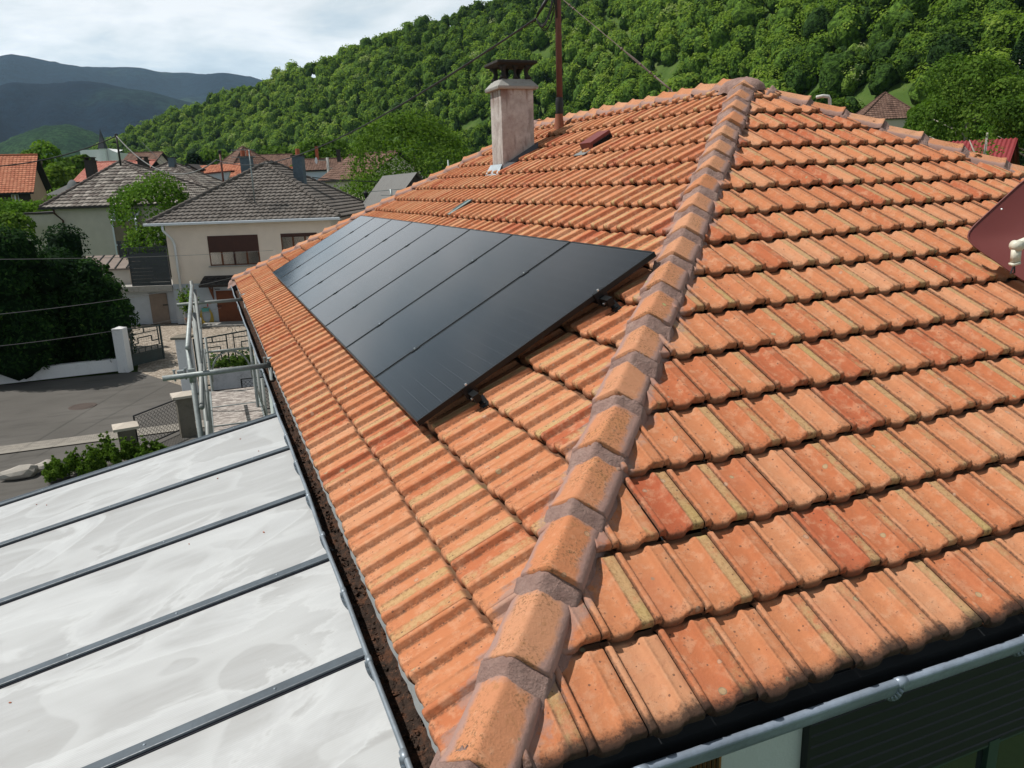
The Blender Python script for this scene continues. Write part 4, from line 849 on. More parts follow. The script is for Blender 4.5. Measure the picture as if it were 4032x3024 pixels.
# ------------------------------------------------------------------ generic houses
U_W = np.array([0,.08,.2,.35,.5,.62,.74,.86,.94,1.0]); H_W = .035*np.sin(np.clip((U_W-.38)/.62, 0, 1)*math.pi)**.8
V_W = [(.05,-.05),(.0,-.05),(-.002,-.02),(.02,-.002),(.12,0),(.5,0),(.9,0),(1.04,0)]
def mat_rooftile(name, stops, stain, sa=.5, bumpn=.004):
    t = NT(name, .9, spec=.2); r1, u, v, r2 = t.attr('tl'); c = t.ramp(r1, stops); n = t.noise(1.1, 6); n2 = t.noise(16, 4, rough=.7); s3 = t.noise(.9, 4, t.map((1.2, .35, .35)))
    c = t.mix(t.m('MULTIPLY', t.sm(n2, .5, .7), .45), c, stain); c = t.mix(t.m('MULTIPLY', t.sm(s3, .55, .72), sa), c, tuple(x*.25 for x in stain)); c = t.mix(t.m('MULTIPLY', t.sm(n, .6, .75), .3), c, tuple(min(1, x*1.5) for x in stops[-1][1])); t.color(c); t.bump(n2, bumpn); return t.mat
MAT['greytile'] = mat_rooftile('grey_brown_roof_tile', [(0, (.115,.102,.092)), (.5, (.135,.121,.11)), (1, (.16,.145,.132))], (.09,.076,.066), .45)
MAT['greytile2'] = mat_rooftile('lichen_grey_roof_tile', [(0, (.12,.10,.09)), (.5, (.20,.18,.16)), (1, (.32,.29,.26))], (.05,.045,.04), .7)
MAT['orangetile'] = mat_rooftile('new_orange_roof_tile', [(0, (.34,.12,.07)), (.5, (.41,.155,.09)), (1, (.47,.20,.12))], (.24,.09,.055), .3)
MAT['pinktile'] = mat_rooftile('pinkish_roof_tile', [(0, (.38,.14,.11)), (.5, (.45,.18,.14)), (1, (.50,.23,.18))], (.28,.10,.08), .3)
MAT['browntile'] = mat_rooftile('brown_roof_tile', [(0, (.11,.065,.05)), (.5, (.16,.095,.072)), (1, (.20,.125,.095))], (.08,.045,.035), .4)
MAT['cream'] = plain('cream_render', (.72,.62,.53), .9, var=.05, sc=1.5, bump=.002)
MAT['beige'] = plain('beige_render', (.56,.51,.45), .9, var=.06, sc=1.5, bump=.002)
MAT['bluegrey'] = plain('blue_grey_render', (.40,.44,.49), .9, var=.08, sc=2, bump=.002)
MAT['whitewall'] = dirty('white_render', (.66,.66,.66), (.30,.29,.28), .35, 1.5, .9, .003)
MAT['whitepaint'] = plain('white_metal', (.62,.66,.70), .45, var=.05)
MAT['brownwood'] = plain('brown_wood', (.13,.045,.018), .55, var=.25, sc=8)
MAT['darkbrown'] = plain('dark_brown_shutter', (.055,.020,.014), .6, var=.12)
MAT['garage'] = plain('rust_brown_door', (.145,.045,.018), .7, var=.15, sc=4)
MAT['darkch'] = plain('dark_chimney_cladding', (.035,.03,.028), .8, var=.2, sc=8)
MAT['slatech'] = plain('slate_blue_cladding', (.085,.115,.14), .7, var=.15, sc=8)
MAT['pot'] = plain('clay_pot', (.36,.10,.05), .8)
def hip_roof(par, W_, D_, eave, h, mat, tw=.28, ga=.32, ridge_frac=None, ax=None, over=.45, seed=1, capmat=None, front_only=False, U=U_W, Hh=H_W):
    """hipped roof; local box 0..W_ x 0..D_ with overhang; ridge along the longer side"""
    x0, x1, y0, y1 = -over, W_+over, -over, D_+over; w_, d_ = x1-x0, y1-y0
    rl = max(0, (w_-d_)) if ridge_frac is None else ridge_frac
    if rl >= 0 and w_ >= d_: A = (x0+(w_-rl)/2, (y0+y1)/2); B = (x1-(w_-rl)/2, (y0+y1)/2)
    else: A = ((x0+x1)/2, y0+w_/2); B = ((x0+x1)/2, y1-w_/2)
    if ax is not None: A = (ax, A[1]); B = (ax+.05, B[1])
    corners = [(x0,y0),(x1,y0),(x1,y1),(x0,y1)]
    sides = [(corners[0], corners[1]), (corners[1], corners[2]), (corners[2], corners[3]), (corners[3], corners[0])]
    tops = [(A, B), (B, B), (B, A), (A, A)] if w_ >= d_ else [(A, A), (A, B), (B, B), (B, A)]
    m = MB(); base = [(x, y, eave-.03) for x, y in corners] + [(A[0],A[1],eave+h-.04),(B[0],B[1],eave+h-.04)]
    q = [(0,1,5,4),(1,2,5),(2,3,4,5),(3,0,4)] if w_ >= d_ else [(0,1,4),(1,2,5,4),(2,3,5),(3,0,4,5)]
    m.add(base, q + [(3,2,1,0)]); rd = m.build('roof', MAT['dark'], par)
    for k, ((c0, c1), (t0, t1)) in enumerate(zip(sides, tops)):
        if front_only and k == 2: continue
        c0 = np.array([*c0, eave]); c1 = np.array([*c1, eave]); t0 = np.array([*t0, eave+h]); t1 = np.array([*t1, eave+h]); ud = _n(c1-c0); Ls = np.linalg.norm(c1-c0)
        mid = (t0+t1)/2 - c0; sd = _n(mid - ud*(mid@ud)); nn = np.cross(ud, sd); sl = (t0-c0)@sd; a0 = (t0-c0)@ud; a1_ = (t1-c0)@ud
        ins = lambda u, s, mm, sl=sl, a0=a0, a1_=a1_, Ls=Ls: (u >= a0*s/sl-mm-.03) & (u <= Ls-(Ls-a1_)*s/sl+mm+.03) & (s <= sl+mm)
        tile_field('tile_covering', rd, mat, c0, ud, sd, nn, -1, int(Ls/tw)+2, int(sl/ga)+2, 0, ins, U, Hh, V_W, tw, ga, .055, seed*7+k, jit=1.0, panw=.38)
    m = MB()
    edges = [(corners[0], A), (corners[1], B if w_ >= d_ else A), (corners[2], B), (corners[3], A if w_ >= d_ else B)]
    for c, t in edges + [(A, B)]:
        zc = eave if c in corners else eave+h
        a = np.array([c[0], c[1], zc+.06]); b = np.array([t[0], t[1], eave+h+.06]); L_ = np.linalg.norm(b-a)
        if L_ < .2: continue
        nk = int(L_/.38)+1
        for i in range(nk):
            p = a+(b-a)*i/nk; q2 = a+(b-a)*min(1, (i+1.12)/nk); m.tube([p+(0,0,.025), q2], [.115, .09], 8)
    m.build('ridge_tiles', capmat or mat, rd, False); return rd, A, B
def gable_roof(par, W_, D_, eave, h, mat, over=.4, axis='x', tw=.30, ga=.36, seed=2, U=U_W, Hh=H_W, back=False):
    rd = MB()
    if axis == 'x':
        x0, x1, y0, y1 = -over, W_+over, -over, D_+over; ym = (y0+y1)/2
        P = [(x0,y0,eave),(x1,y0,eave),(x1,ym,eave+h),(x0,ym,eave+h),(x0,y1,eave),(x1,y1,eave)]
        rd.add([(a,b,c-.03) for a,b,c in P]+[(a,b,c-.16) for a,b,c in P], [(0,1,2,3),(3,2,5,4),(6,9,8,7),(9,10,11,8),(0,3,9,6),(3,4,10,9),(1,7,8,2),(2,8,11,5),(0,6,7,1),(4,5,11,10)])
        fields = [((x0,y0,eave),(1,0,0),(0,ym-y0,h)), ((x1,y1,eave),(-1,0,0),(0,ym-y1,h))]; Ls = x1-x0
    else:
        x0, x1, y0, y1 = -over, W_+over, -over, D_+over; xm = (x0+x1)/2
        P = [(x0,y0,eave),(xm,y0,eave+h),(x1,y0,eave),(x0,y1,eave),(xm,y1,eave+h),(x1,y1,eave)]
        rd.add([(a,b,c-.03) for a,b,c in P]+[(a,b,c-.16) for a,b,c in P], [(0,1,4,3),(1,2,5,4),(6,9,10,7),(7,10,11,8),(0,6,7,1),(1,7,8,2),(3,4,10,9),(4,5,11,10),(0,3,9,6),(2,8,11,5)])
        fields = [((x0,y1,eave),(0,-1,0),(xm-x0,0,h)), ((x1,y0,eave),(0,1,0),(xm-x1,0,h))]; Ls = y1-y0
    ro = rd.build('roof', MAT['dark'], par)
    for k, (o_, ud, sv) in enumerate(fields):
        sv = np.array(sv, float); sl = np.linalg.norm(sv); sd = sv/sl; ud = np.array(ud, float); nn = np.cross(ud, sd)
        tile_field('tile_covering', ro, mat, o_, ud, sd, nn, 0, int(Ls/tw)+1, int(sl/ga)+2, 0, lambda u, s, mm, sl=sl, Ls=Ls: (u >= -.02-mm) & (u <= Ls+.02+mm) & (s <= sl+mm), U, Hh, V_W, tw, ga, .03, seed*7+k, jit=1.2, panw=.38)
    m = MB(); a, b = ((x0,ym,eave+h+.04),(x1,ym,eave+h+.04)) if axis == 'x' else ((xm,y0,eave+h+.04),(xm,y1,eave+h+.04)); a = np.array(a); b = np.array(b); nk = int(np.linalg.norm(b-a)/.38)+1
    for i in range(nk): m.tube([a+(b-a)*i/nk+(0,0,.02), a+(b-a)*min(1, (i+1.1)/nk)], [.11, .09], 8)
    m.build('ridge_tiles', mat, ro); return ro
def win(par, x0, x1, z0, z1, y=0.0, leaves=2, frame=None, shutter=0.0, depth=.10, sill=True, shmat=None, name='window'):
    fr = frame or MAT['brownwood']; m = MB(); t = .06
    m.box((x0,y-.012,z0),(x0+t,y+.03,z1)); m.box((x1-t,y-.012,z0),(x1,y+.03,z1)); m.box((x0+t,y-.012,z0),(x1-t,y+.03,z0+t)); m.box((x0+t,y-.012,z1-t),(x1-t,y+.03,z1))
    for k in range(1, leaves): xx = x0+(x1-x0)*k/leaves; m.box((xx-.05,y-.018,z0+t),(xx+.05,y+.028,z1-t))
    wo = m.build(name, fr, par)
    m = MB(); m.box((x0+t,y+.0,z0+t),(x1-t,y+.01,z1-t)); m.build('pane', MAT['glass'], wo)
    if shutter: m = MB(); m.box((x0+.01,y-.03,z1-(z1-z0)*shutter),(x1-.01,y-.02,z1-.01)); m.build('roller_shutter', shmat or MAT['darkbrown'], wo)
    if sill: m = MB(); m.box((x0-.08,y-.12,z0-.07),(x1+.08,y-.001,z0-.01)); m.build('sill', MAT['conc'], wo)
    return wo
def place(px, py, d):
    return dep(px, py, d)
def local(root_loc, rz):
    c, s = math.cos(rz), math.sin(rz); o = np.array(root_loc)
    def f(px, py, v=0.0):     # facade point on plane local y=v seen at photo sight line
        r = ray(px, py); n = np.array([-s, c, 0]); t = ((o-CAM)@n + v)/(r@n); P = CAM + r*t - o; return np.array([P@np.array([c, s, 0]), P[2]])
    return f
RZ = -YAW
# ---- cream neighbour
b0 = dep(705, 1285, 41); b0[2] = GZ; nb = thing('neighbour_house', 'cream two storey house with grey-brown hipped roof and two slate blue chimneys', 'house', b0, RZ)
fx = local(b0, RZ); S_ = lambda px, py, v=0.0: fx(px, py, v)
wz = S_(1200, 868)[1]; Dn = 11.0; Wn = 2*S_(1070, 648, Dn/2)[0]; zp = S_(705, 1119)[1]
xl = S_(669, 889)[0]*.5
m_ = MB(); m_.box((0,0,zp),(Wn,Dn,wz+.1)); m_.build('wall', MAT['cream'], nb)
m_ = MB(); m_.box((-.02,-.025,0),(Wn+.02,Dn,zp)); m_.build('plinth', MAT['bluegrey'], nb)
rf_, A_n, B_n = hip_roof(nb, Wn, Dn, wz+.12, S_(1070,648,Dn/2)[1]-wz-.12, MAT['greytile'], over=.62, seed=3)
ap = np.array([Wn/2, Dn/2]); zt_ = S_(1070,648,Dn/2)[1]
m_ = MB(); m_.lathe([(0,.14),(.10,.10),(.14,0),(.10,-.1),(0,-.12)], ((A_n[0]+B_n[0])/2, Dn/2, zt_+.12), 14); m_.build('ridge_knob', MAT['darkch'], rf_, True)
m_ = MB(); m_.box((-.66,-.78,wz+.0),(Wn+.66,-.64,wz+.13)); m_.box((-.76,-.78,wz),(-.64,Dn+.6,wz+.13)); m_.box((-.6,-.63,wz+.0),(Wn+.6,-.0,wz+.05)); gu = m_.build('gutter', MAT['whitepaint'], nb, bevel=.02)
d1 = S_(690,885,-.7); m_ = MB(); xa = .42
m_.tube([(xa-.25,-.68,wz+.0),(xa-.25,-.66,wz-.25),(xa-.02,-.2,wz-.75),(xa,-.09,wz-1.0),(xa,-.09,0)], .06, 12); m_.build('downpipe', MAT['whitepaint'], nb, True)
a = S_(815,930); b = S_(1027,1040); w1 = win(nb, a[0], b[0], b[1], a[1], 0, 4, shutter=.55); 
m_ = MB(); xm = (a[0]+b[0])/2; m_.box((xm-.05,-.04,b[1]),(xm+.05,-.031,a[1])); m_.build('mullion', MAT['darkbrown'], w1)
a2_ = S_(1104,922); wd = b[0]-a[0]; win(nb, a2_[0], a2_[0]+wd*.72, b[1], a[1], 0, 3, shutter=.12)
a = S_(805,1087); b = S_(972,1130)
m_ = MB(); m_.prism([(a[0],-.01,a[1]),(a[0],-.95,a[1]-.42),(a[0],-.95,a[1]-.5),(a[0],-.01,a[1]-.12)], (2.9,0,0)); aw = m_.build('awning', MAT['darkch'], nb)
tile_field('tile_covering', aw, MAT['darkch'], (a[0],-.97,a[1]-.42), (1,0,0), _n([0,.96,.42]), _n([0,-.42,.96]), 0, 10, 4, 0, lambda u, s, m: (u<2.95)&(s<1.06)&(u>-1), U_W, H_W, V_W, .30, .33, .03, 5)
m_ = MB(); m_.bar((a[0]+.35,-.03,a[1]-1.15),(a[0]+.35,-.5,a[1]-.45),.09,.09); m_.bar((a[0]+.35,-.03,a[1]-1.25),(a[0]+.35,-.03,a[1]-.4),.1,.06); m_.build('awning_bracket', MAT['brownwood'], aw)
a = S_(850,1145); m_ = MB(); m_.box((a[0],-.05,.06),(a[0]+2.4,-.026,a[1])); gd = m_.build('garage_door', MAT['garage'], nb)
m_ = MB(); m_.box((a[0]-.03,-.06,.9),(a[0]+.25,-.051,.94)); m_.box((a[0]-.03,-.06,1.8),(a[0]+.25,-.051,1.84)); m_.build('hinge', MAT['dark'], gd)
m_ = MB(); m_.box((a[0]-.7,-1.2,-.02),(a[0]+4,-.03,.07)); m_.build('doorstep', MAT['conc'], nb)
def chim(par, name, c, w_, d_, z0, z1, mat, pots=1, capmat=None):
    m = MB(); m.box((c[0]-w_/2,c[1]-d_/2,z0),(c[0]+w_/2,c[1]+d_/2,z1)); o = m.build(name, mat, par)
    m = MB(); m.box((c[0]-w_/2-.07,c[1]-d_/2-.07,z1),(c[0]+w_/2+.07,c[1]+d_/2+.07,z1+.07)); m.build('chimney_cap', capmat or MAT['darkch'], o)
    for k in range(pots): m = MB(); m.tube([(c[0]+(k-(pots-1)/2)*.35, c[1], z1+.07), (c[0]+(k-(pots-1)/2)*.35, c[1], z1+.07+.35)], [.13,.12], 12); m.build('chimney_pot', MAT['pot'], o)
    return o
for (x0_, x1_, yt, pots, v_) in ((945, 978, 620, 2, 5.2), (1150, 1184, 615, 1, 4.4)):
    p = S_((x0_+x1_)/2, yt, v_); chim(nb, 'chimney', (p[0], v_+.35), .55, .7, wz+.8, p[1], MAT['slatech'], pots)
# service mast and aerial on the roof
def vpole(name, label, cat, p, h, r, mat, extra=None, par=None):
    root = thing(name, label, cat, p); m = MB(); m.tube([(0,0,0),(0,0,h)], r, 10); m.build('pole', mat, root, True)
    if extra: extra(root, h)
    return root
pb = dep(883, 740, 44.6); pt = dep(864, 598, 43.9)
def ins(root, h):
    m = MB(); m.lathe([(0,.14),(.10,.10),(.10,0),(.06,-.05)], (0,0,h), 12); m.box((-.28,-.03,h-.45),(.02,.03,h-.38)); m.build('insulator', MAT['dark'], root)
vpole('service_mast', 'slim rusty service mast on the left hip of the cream house', 'mast', (pb[0],pb[1],pb[2]-.4), pt[2]-pb[2]+.4, .055, rust, ins)
pb = dep(1003, 790, 41.6); pt = dep(985, 590, 41.6)
def yagi(root, h):
    m = MB()
    for zc, L_ in ((h, 1.1), (h-.35, .9)):
        m.bar((-.9,0,zc),(.3,0,zc),.025,.025)
        for k in range(9): m.bar((-.85+.13*k,-L_*.35,zc),(-.85+.13*k,L_*.35,zc),.014,.014)
    m.build('aerial', MAT['galv'], root)
vpole('tv_aerial', 'tall grey pole with comb shaped aerial on the tiles of the cream house', 'antenna', (pb[0],pb[1],pb[2]-.1), pt[2]-pb[2]+.1, .035, MAT['galv'], yagi)
m_ = MB(); e_1 = dep(998, 800, 41.5); m_.tube([dep(935,722,42), dep(1000,790,41.6), dep(1066,868,40.9)], .018, 6); tag(m_.build('stay_wire', blkc), 'dark stay wire slanting down the roof tiles beside the aerial', 'wire')
# terrace block on the left of the neighbour with privacy screens
a = S_(574,1128,.3); b = S_(705,1124,.3)
ter = thing('terrace', 'raised concrete terrace with brown cellar door left of the cream house', 'terrace', b0, RZ)
x_l = S_(560,1128,.3)[0]
m_ = MB(); m_.box((x_l-3.5,-.12,zp-.32),(-.03,6,zp-.04)); m_.build('deck_slab', MAT['conc'], ter)
m_ = MB(); m_.box((x_l-3.4,.35,0),(-.03,5.9,zp-.33)); m_.build('wall', MAT['bluegrey'], ter)
a = S_(583,1142,.3); b = S_(652,1142,.3); m_ = MB(); m_.box((a[0],.30,0),(b[0],.345,zp-.5)); dr = m_.build('door', plain('taupe_door', (.20,.155,.125), .7), ter); m_ = MB(); m_.box((b[0]-.25,.28,1.0),(b[0]+.02,.299,1.05)); m_.box((b[0]-.25,.28,1.95),(b[0]+.02,.299,2.0)); m_.build('hinge', MAT['dark'], dr)
MAT['screen'] = plain('anthracite_board', (.045,.052,.058), .6, var=.1, sc=4)
def screen(x0, x1, v, z0, z1, lab):
    r = thing('privacy_screen', lab, 'screen', b0, RZ); m = MB(); n_ = 9
    for k in range(n_): zz0 = z0+(z1-.35-z0)*k/n_; m.box((x0,v-.012,zz0+.004),(x1,v+.012,zz0+(z1-.35-z0)/n_-.004))
    m.build('boards', MAT['screen'], r); m = MB(); m.box((x0-.05,v-.035,z0),(x0-.0,v+.035,z1)); m.box((x1,v-.035,z0),(x1+.05,v+.035,z1)); m.box((x0,v-.02,z1-.04),(x1,v+.02,z1)); m.box((x0,v-.02,z1-.35),(x1,v+.02,z1-.32)); m.build('frame', MAT['screen'], r)
    m = MB(); rr = random.Random(5)
    for _ in range(int((x1-x0)*26)):
        xx = rr.uniform(x0, x1-.12); m.bar((xx,v,z1-.32),(xx+rr.uniform(-.15,.15),v,z1-.04),.022,.008,up=(0,1,0))
    m.build('cutout_band', MAT['screen'], r)
a = S_(502,975,.0); b = S_(694,1126,.0); screen(a[0], -.12, 0.0, zp-.03, S_(600,972,0)[1], 'anthracite privacy screen with cut-out top band on the terrace edge')
a = S_(533,946,4); screen(a[0]-1.0, -.12, 4.0, zp-.03, S_(600,944,4)[1], 'second anthracite privacy screen standing farther back under the green tree')
# hose, plant
h_ = S_(812,1228,-.04); hr = thing('garden_hose', 'coiled yellow garden hose hanging from a turquoise holder on the wall', 'hose', b0, RZ)
m_ = MB()
for k in range(7):
    r_ = random.Random(k); w_, hh_ = .27+.02*k, .42+.035*k; m_.tube([(h_[0]+w_*math.sin(a)*.9, -.07-.02*(k%3), h_[1]+.25-hh_+hh_*math.cos(a)) for a in np.linspace(0, 2*math.pi, 28)], .022, 6)
m_.tube([(h_[0]-.1,-.07,h_[1]-.6),(h_[0]+.1,-.12,h_[1]-1.0),(h_[0]-.1,-.3,.15)], .02, 6)
m_.build('hose', plain('yellow_hose', (.42,.30,.05), .5), hr, True); m_ = MB(); m_.box((h_[0]-.2,-.13,h_[1]+.02),(h_[0]+.2,-.03,h_[1]+.22)); m_.build('holder', plain('turquoise_plastic', (.10,.32,.30), .5), hr)
m_ = MB(); m_.box((h_[0]+.05,-.04,h_[1]+.42),(h_[0]+.32,-.03,h_[1]+.5)); m_.box((h_[0]+.1,-.04,h_[1]+.28),(h_[0]+.15,-.03,h_[1]+.42)); m_.build('tap', plain('red_tap', (.45,.04,.05), .5), hr)
pp_ = S_(757,1300,-1.0); lp = b0+ RGT*pp_[0]+FWD*(-1.0); 
pl = thing('potted_plant', 'potted oleander with yellow-green leaves beside the scaffold post', 'potted plant', (lp[0],lp[1],GZ)); m_ = MB(); m_.lathe([(0,0),(.2,0),(.27,.42),(.30,.42),(.30,.48),(.24,.48),(.24,.40),(0,.40)], (0,0,0), 20); m_.build('pot', plain('brown_pot', (.16,.085,.06), .8), pl)
g = np.random.default_rng(3); P = []; 
m_ = MB()
for k in range(14):
    a = g.uniform(0, 6.28); l_ = g.uniform(.9, 1.75); tip = np.array([math.cos(a)*.55*g.uniform(.3,1), math.sin(a)*.5, .45+l_]); m_.tube([(0,0,.4), tip*.5+(0,0,.25), tip], .012, 5)
    for _ in range(34): P.append(tip*(1-.45*g.random())+g.normal(0,.10,3))
m_.build('stem', MAT['bark'], pl); P = np.array(P); col = np.tile([.7,.5,0,1.], (len(P),1)); col[:,0] = g.random(len(P)); V, A = quads(P, g.normal(0,1,P.shape), .06, col, g, 1.8); mesh_np('leaves', V, np.arange(len(V)).reshape(-1,4), ML['lime'], pl, False, A, 'lf')

# ---- beige house to the left
b1 = dep(90, 1040, 55); b1[2] = GZ+.3; lh = thing('neighbour_house', 'beige single storey house with lichen-grey pyramid roof and two dark chimneys', 'house', b1, RZ-.03)
f1 = local(b1, RZ-.03); ez = f1(300,820)[1]; x0_ = f1(212,820)[0]; x1_ = f1(745,806)[0]-.5; sub = np.array([x0_, .0])
hb = bpy.data.objects.new('main_block', None)
Wl = x1_-x0_
mloc = np.array([x0_, 0, 0])
class Off:  # shift children
    pass
def offset_children(root, names_before, off):
    for o in root.children:
        if o not in names_before: o.location = Vector(off)
before = set(lh.children)
m_ = MB(); m_.box((0,0,0),(Wl,Wl*.97,ez+.02)); m_.build('wall', MAT['beige'], lh)
apz = f1(475,636,Wl*.475)[1]
U_L2 = U_W; rd, A1_, B1_ = hip_roof(lh, Wl, Wl*.97, ez+.1, apz-ez-.1, MAT['greytile2'], tw=.36, ga=.40, over=.6, seed=6, ax=f1(475,636,Wl*.475)[0]-x0_)
m_ = MB(); m_.box((-.68,-.75,ez-.02),(Wl+.68,-.6,ez+.13)); m_.build('gutter', MAT['darkch'], lh)
m_ = MB(); xd = .55; m_.tube([(xd-.2,-.65,ez),(xd-.2,-.6,ez-.3),(xd,-.1,ez-.8),(xd,-.08,0)], .06, 10); m_.build('downpipe', MAT['darkbrown'], lh, True)
offset_children(lh, before, (x0_,0,0))
for (xa_, xb_, yt, v_) in ((334,352,616,6.0), (544,562,614,6.0)):
    p = f1((xa_+xb_)/2, yt, v_); cc_ = chim(lh, 'chimney', (p[0], v_+.3), .62, .62, ez+.3, p[1]-.35, MAT['darkch'], 0); m_ = MB()
    for sx in (-1,1): m_.box((p[0]+sx*.25-.04,v_+.05,p[1]-.28),(p[0]+sx*.25+.04,v_+.55,p[1]-.1))
    m_.box((p[0]-.34,v_-.02,p[1]-.10),(p[0]+.34,v_+.62,p[1]-.05)); m_.build('chimney_cowl', MAT['darkch'], cc_)
za = f1(130,838)[1]; xa0 = f1(61,843)[0]; m_ = MB(); m_.box((xa0,-.0,0),(x0_-.01,5,za-.1)); m_.build('side_block', MAT['beige'], lh)
m_ = MB(); m_.box((xa0-.15,-.2,za-.1),(x0_-.02,5.2,za+.02)); m_.build('flat_roof', MAT['darkch'], lh)
m_ = MB(); m_.tube([(xa0+.25,-.07,za-.1),(xa0+.3,-.07,0)], .05, 8); m_.build('downpipe', MAT['darkbrown'], lh, True)
a = f1(440,865,-.8); zc_ = f1(440,868,-.8)[1]; xb_ = f1(533,860,-.8)[0]
m_ = MB(); 
for xx in (a[0], xb_): m_.bar((xx,-.8,0),(xx,-.8,zc_),.1,.1); 
for zz_ in (zc_, (zc_)*.66, .3): m_.bar((a[0],-.8,zz_),(xb_,-.8,zz_),.09,.09)
m_.bar((a[0],-.8,zc_),(a[0],.0,zc_+.75),.1,.1); m_.bar((xb_,-.8,zc_),(xb_,.0,zc_+.75),.1,.1); m_.bar(((a[0]+xb_)/2,-.8,zc_),((a[0]+xb_)/2,.0,zc_+.75),.08,.08)
cv = m_.build('conservatory', MAT['whitepaint'], lh); m_ = MB(); m_.box((a[0]+.05,-.79,.0),(xb_-.05,-.77,zc_-.04)); m_.build('pane', plain('tan_blind', (.17,.13,.085), .5), cv); m_ = MB(); m_.poly([(a[0],-.8,zc_+.03),(xb_,-.8,zc_+.03),(xb_,0,zc_+.78),(a[0],0,zc_+.78)]); m_.build('glass_roof', NT('roof_glass', .2, (.22,.22,.21)).mat, cv)
lmt = dep(457, 530, 52); lmb = dep(474, 640, 53.0)
vpole('service_mast', 'thin dark service mast on the peak of the beige house', 'mast', (lmb[0],lmb[1],lmb[2]-.2), lmt[2]-lmb[2]+.2, .06, MAT['darkch'], ins)
# wires across the village
def wire(name, label, a, b, sag, r, mat=None, n=40):
    m = MB(); m.tube(hang(a, b, sag, n), r, 6); return tag(m.build(name, mat or blkc, None, True), label, 'wire')
greyw = plain('grey_wire', (.16,.16,.16), .6)
wire('overhead_wire', 'grey overhead cable sagging between the two neighbouring roof masts', nbm, dep(459,536,51.9), 1.45, .035, greyw)
wire('overhead_wire', 'dark overhead cable leaving the beige house mast toward the left edge', dep(457,536,51.9), dep(-420,640,42), .9, .035)
wire('overhead_wire', 'thin dark cable crossing behind the cream house toward the trees', dep(560,560,95), dep(960,700,70), 2.0, .03)
wire('overhead_wire', 'thin dark cable running right from the cream house ridge past the wooden shed', dep(1230,698,48), dep(1800,685,62), .4, .025)
wire('telephone_wire', 'highest of the three thin pale wires in front of the dark hedge', dep(-300,1022,20), dep(1075,985,40.5), .12, .008, greyw)
wire('telephone_wire', 'middle one of the three thin pale wires in front of the dark hedge', dep(-300,1265,20), dep(965,1080,40.0), .25, .008, greyw)
wire('telephone_wire', 'lowest of the three thin pale wires in front of the dark hedge', dep(-300,1392,20), dep(870,1212,40.0), .25, .008, greyw)

# ---- houses farther off
def simple_house(px, pyb, d, W_, D_, eave, h, rz, wallmat, roofmat, label, kind='gable', axis='x', tw=.4, ga=.45, seed=4, base=None, name='village_house', wins=(), gmat=None):
    b = dep(px, pyb, d); zb_ = GZ if base is None else base; r = thing(name, label, 'house', (b[0], b[1], zb_), rz); ev = b[2]-zb_ if eave is None else eave
    m = MB(); m.box((0,0,-6),(W_,D_,ev)); 
    if kind == 'gable' and axis == 'x': m.add([(0,0,ev),(0,D_,ev),(0,D_/2,ev+h-.15),(W_,0,ev),(W_,D_,ev),(W_,D_/2,ev+h-.15)], [(0,1,2),(3,5,4)])
    if kind == 'gable' and axis == 'y': m.add([(0,0,ev),(W_,0,ev),(W_/2,0,ev+h-.15),(0,D_,ev),(W_,D_,ev),(W_/2,D_,ev+h-.15)], [(0,1,2),(3,5,4)])
    m.build('wall', wallmat, r)
    if kind == 'gable': gable_roof(r, W_, D_, ev, h, roofmat, .5, axis, tw, ga, seed)
    else: hip_roof(r, W_, D_, ev, h, roofmat, tw, ga, over=.5, seed=seed)
    for (x0, x1, z0, z1) in wins: win(r, x0, x1, z0, z1, -.01, 2, MAT['whitepaint'])
    return r
# far left orange gable house: right end of the roof at px 140
e = dep(132, 757, 80); W_ = 13.0; RG3 = np.array([math.cos(RZ+.36), math.sin(RZ+.36), 0]); r_ = thing('village_house', 'tan house with bright orange tiled gable roof at the left edge', 'house', (*(e-RG3*W_)[:2], GZ), RZ+.36)
o3 = np.array([*(e-RG3*W_)[:2], GZ]); f3 = local(o3, RZ+.36); ev = f3(140,757)[1]; hh = f3(138,611,5)[1]-ev
m_ = MB(); m_.box((0,0,0),(W_-.5,10,ev)); m_.add([(W_-.5,0,ev),(W_-.5,10,ev),(W_-.5,5,ev+hh-.2)], [(0,1,2)]); m_.build('wall', plain('tan_render', (.36,.26,.18), .9, var=.06), r_)
gable_roof(r_, W_-.5, 10, ev, hh, MAT['orangetile'], .6, 'x', .33, .37, 5)
a = f3(43,766); b = f3(78,795); w3 = win(r_, a[0], b[0], b[1], a[1], 0, 2, MAT['whitepaint'])
for s in (-1, 1): m_ = MB(); c_ = a[0]-1.05 if s < 0 else b[0]; m_.box((c_,-.06,b[1]),(c_+1.05,-.02,a[1]+.05)); m_.build('shutter', plain('dark_shutter', (.02,.013,.01), .7), r_)
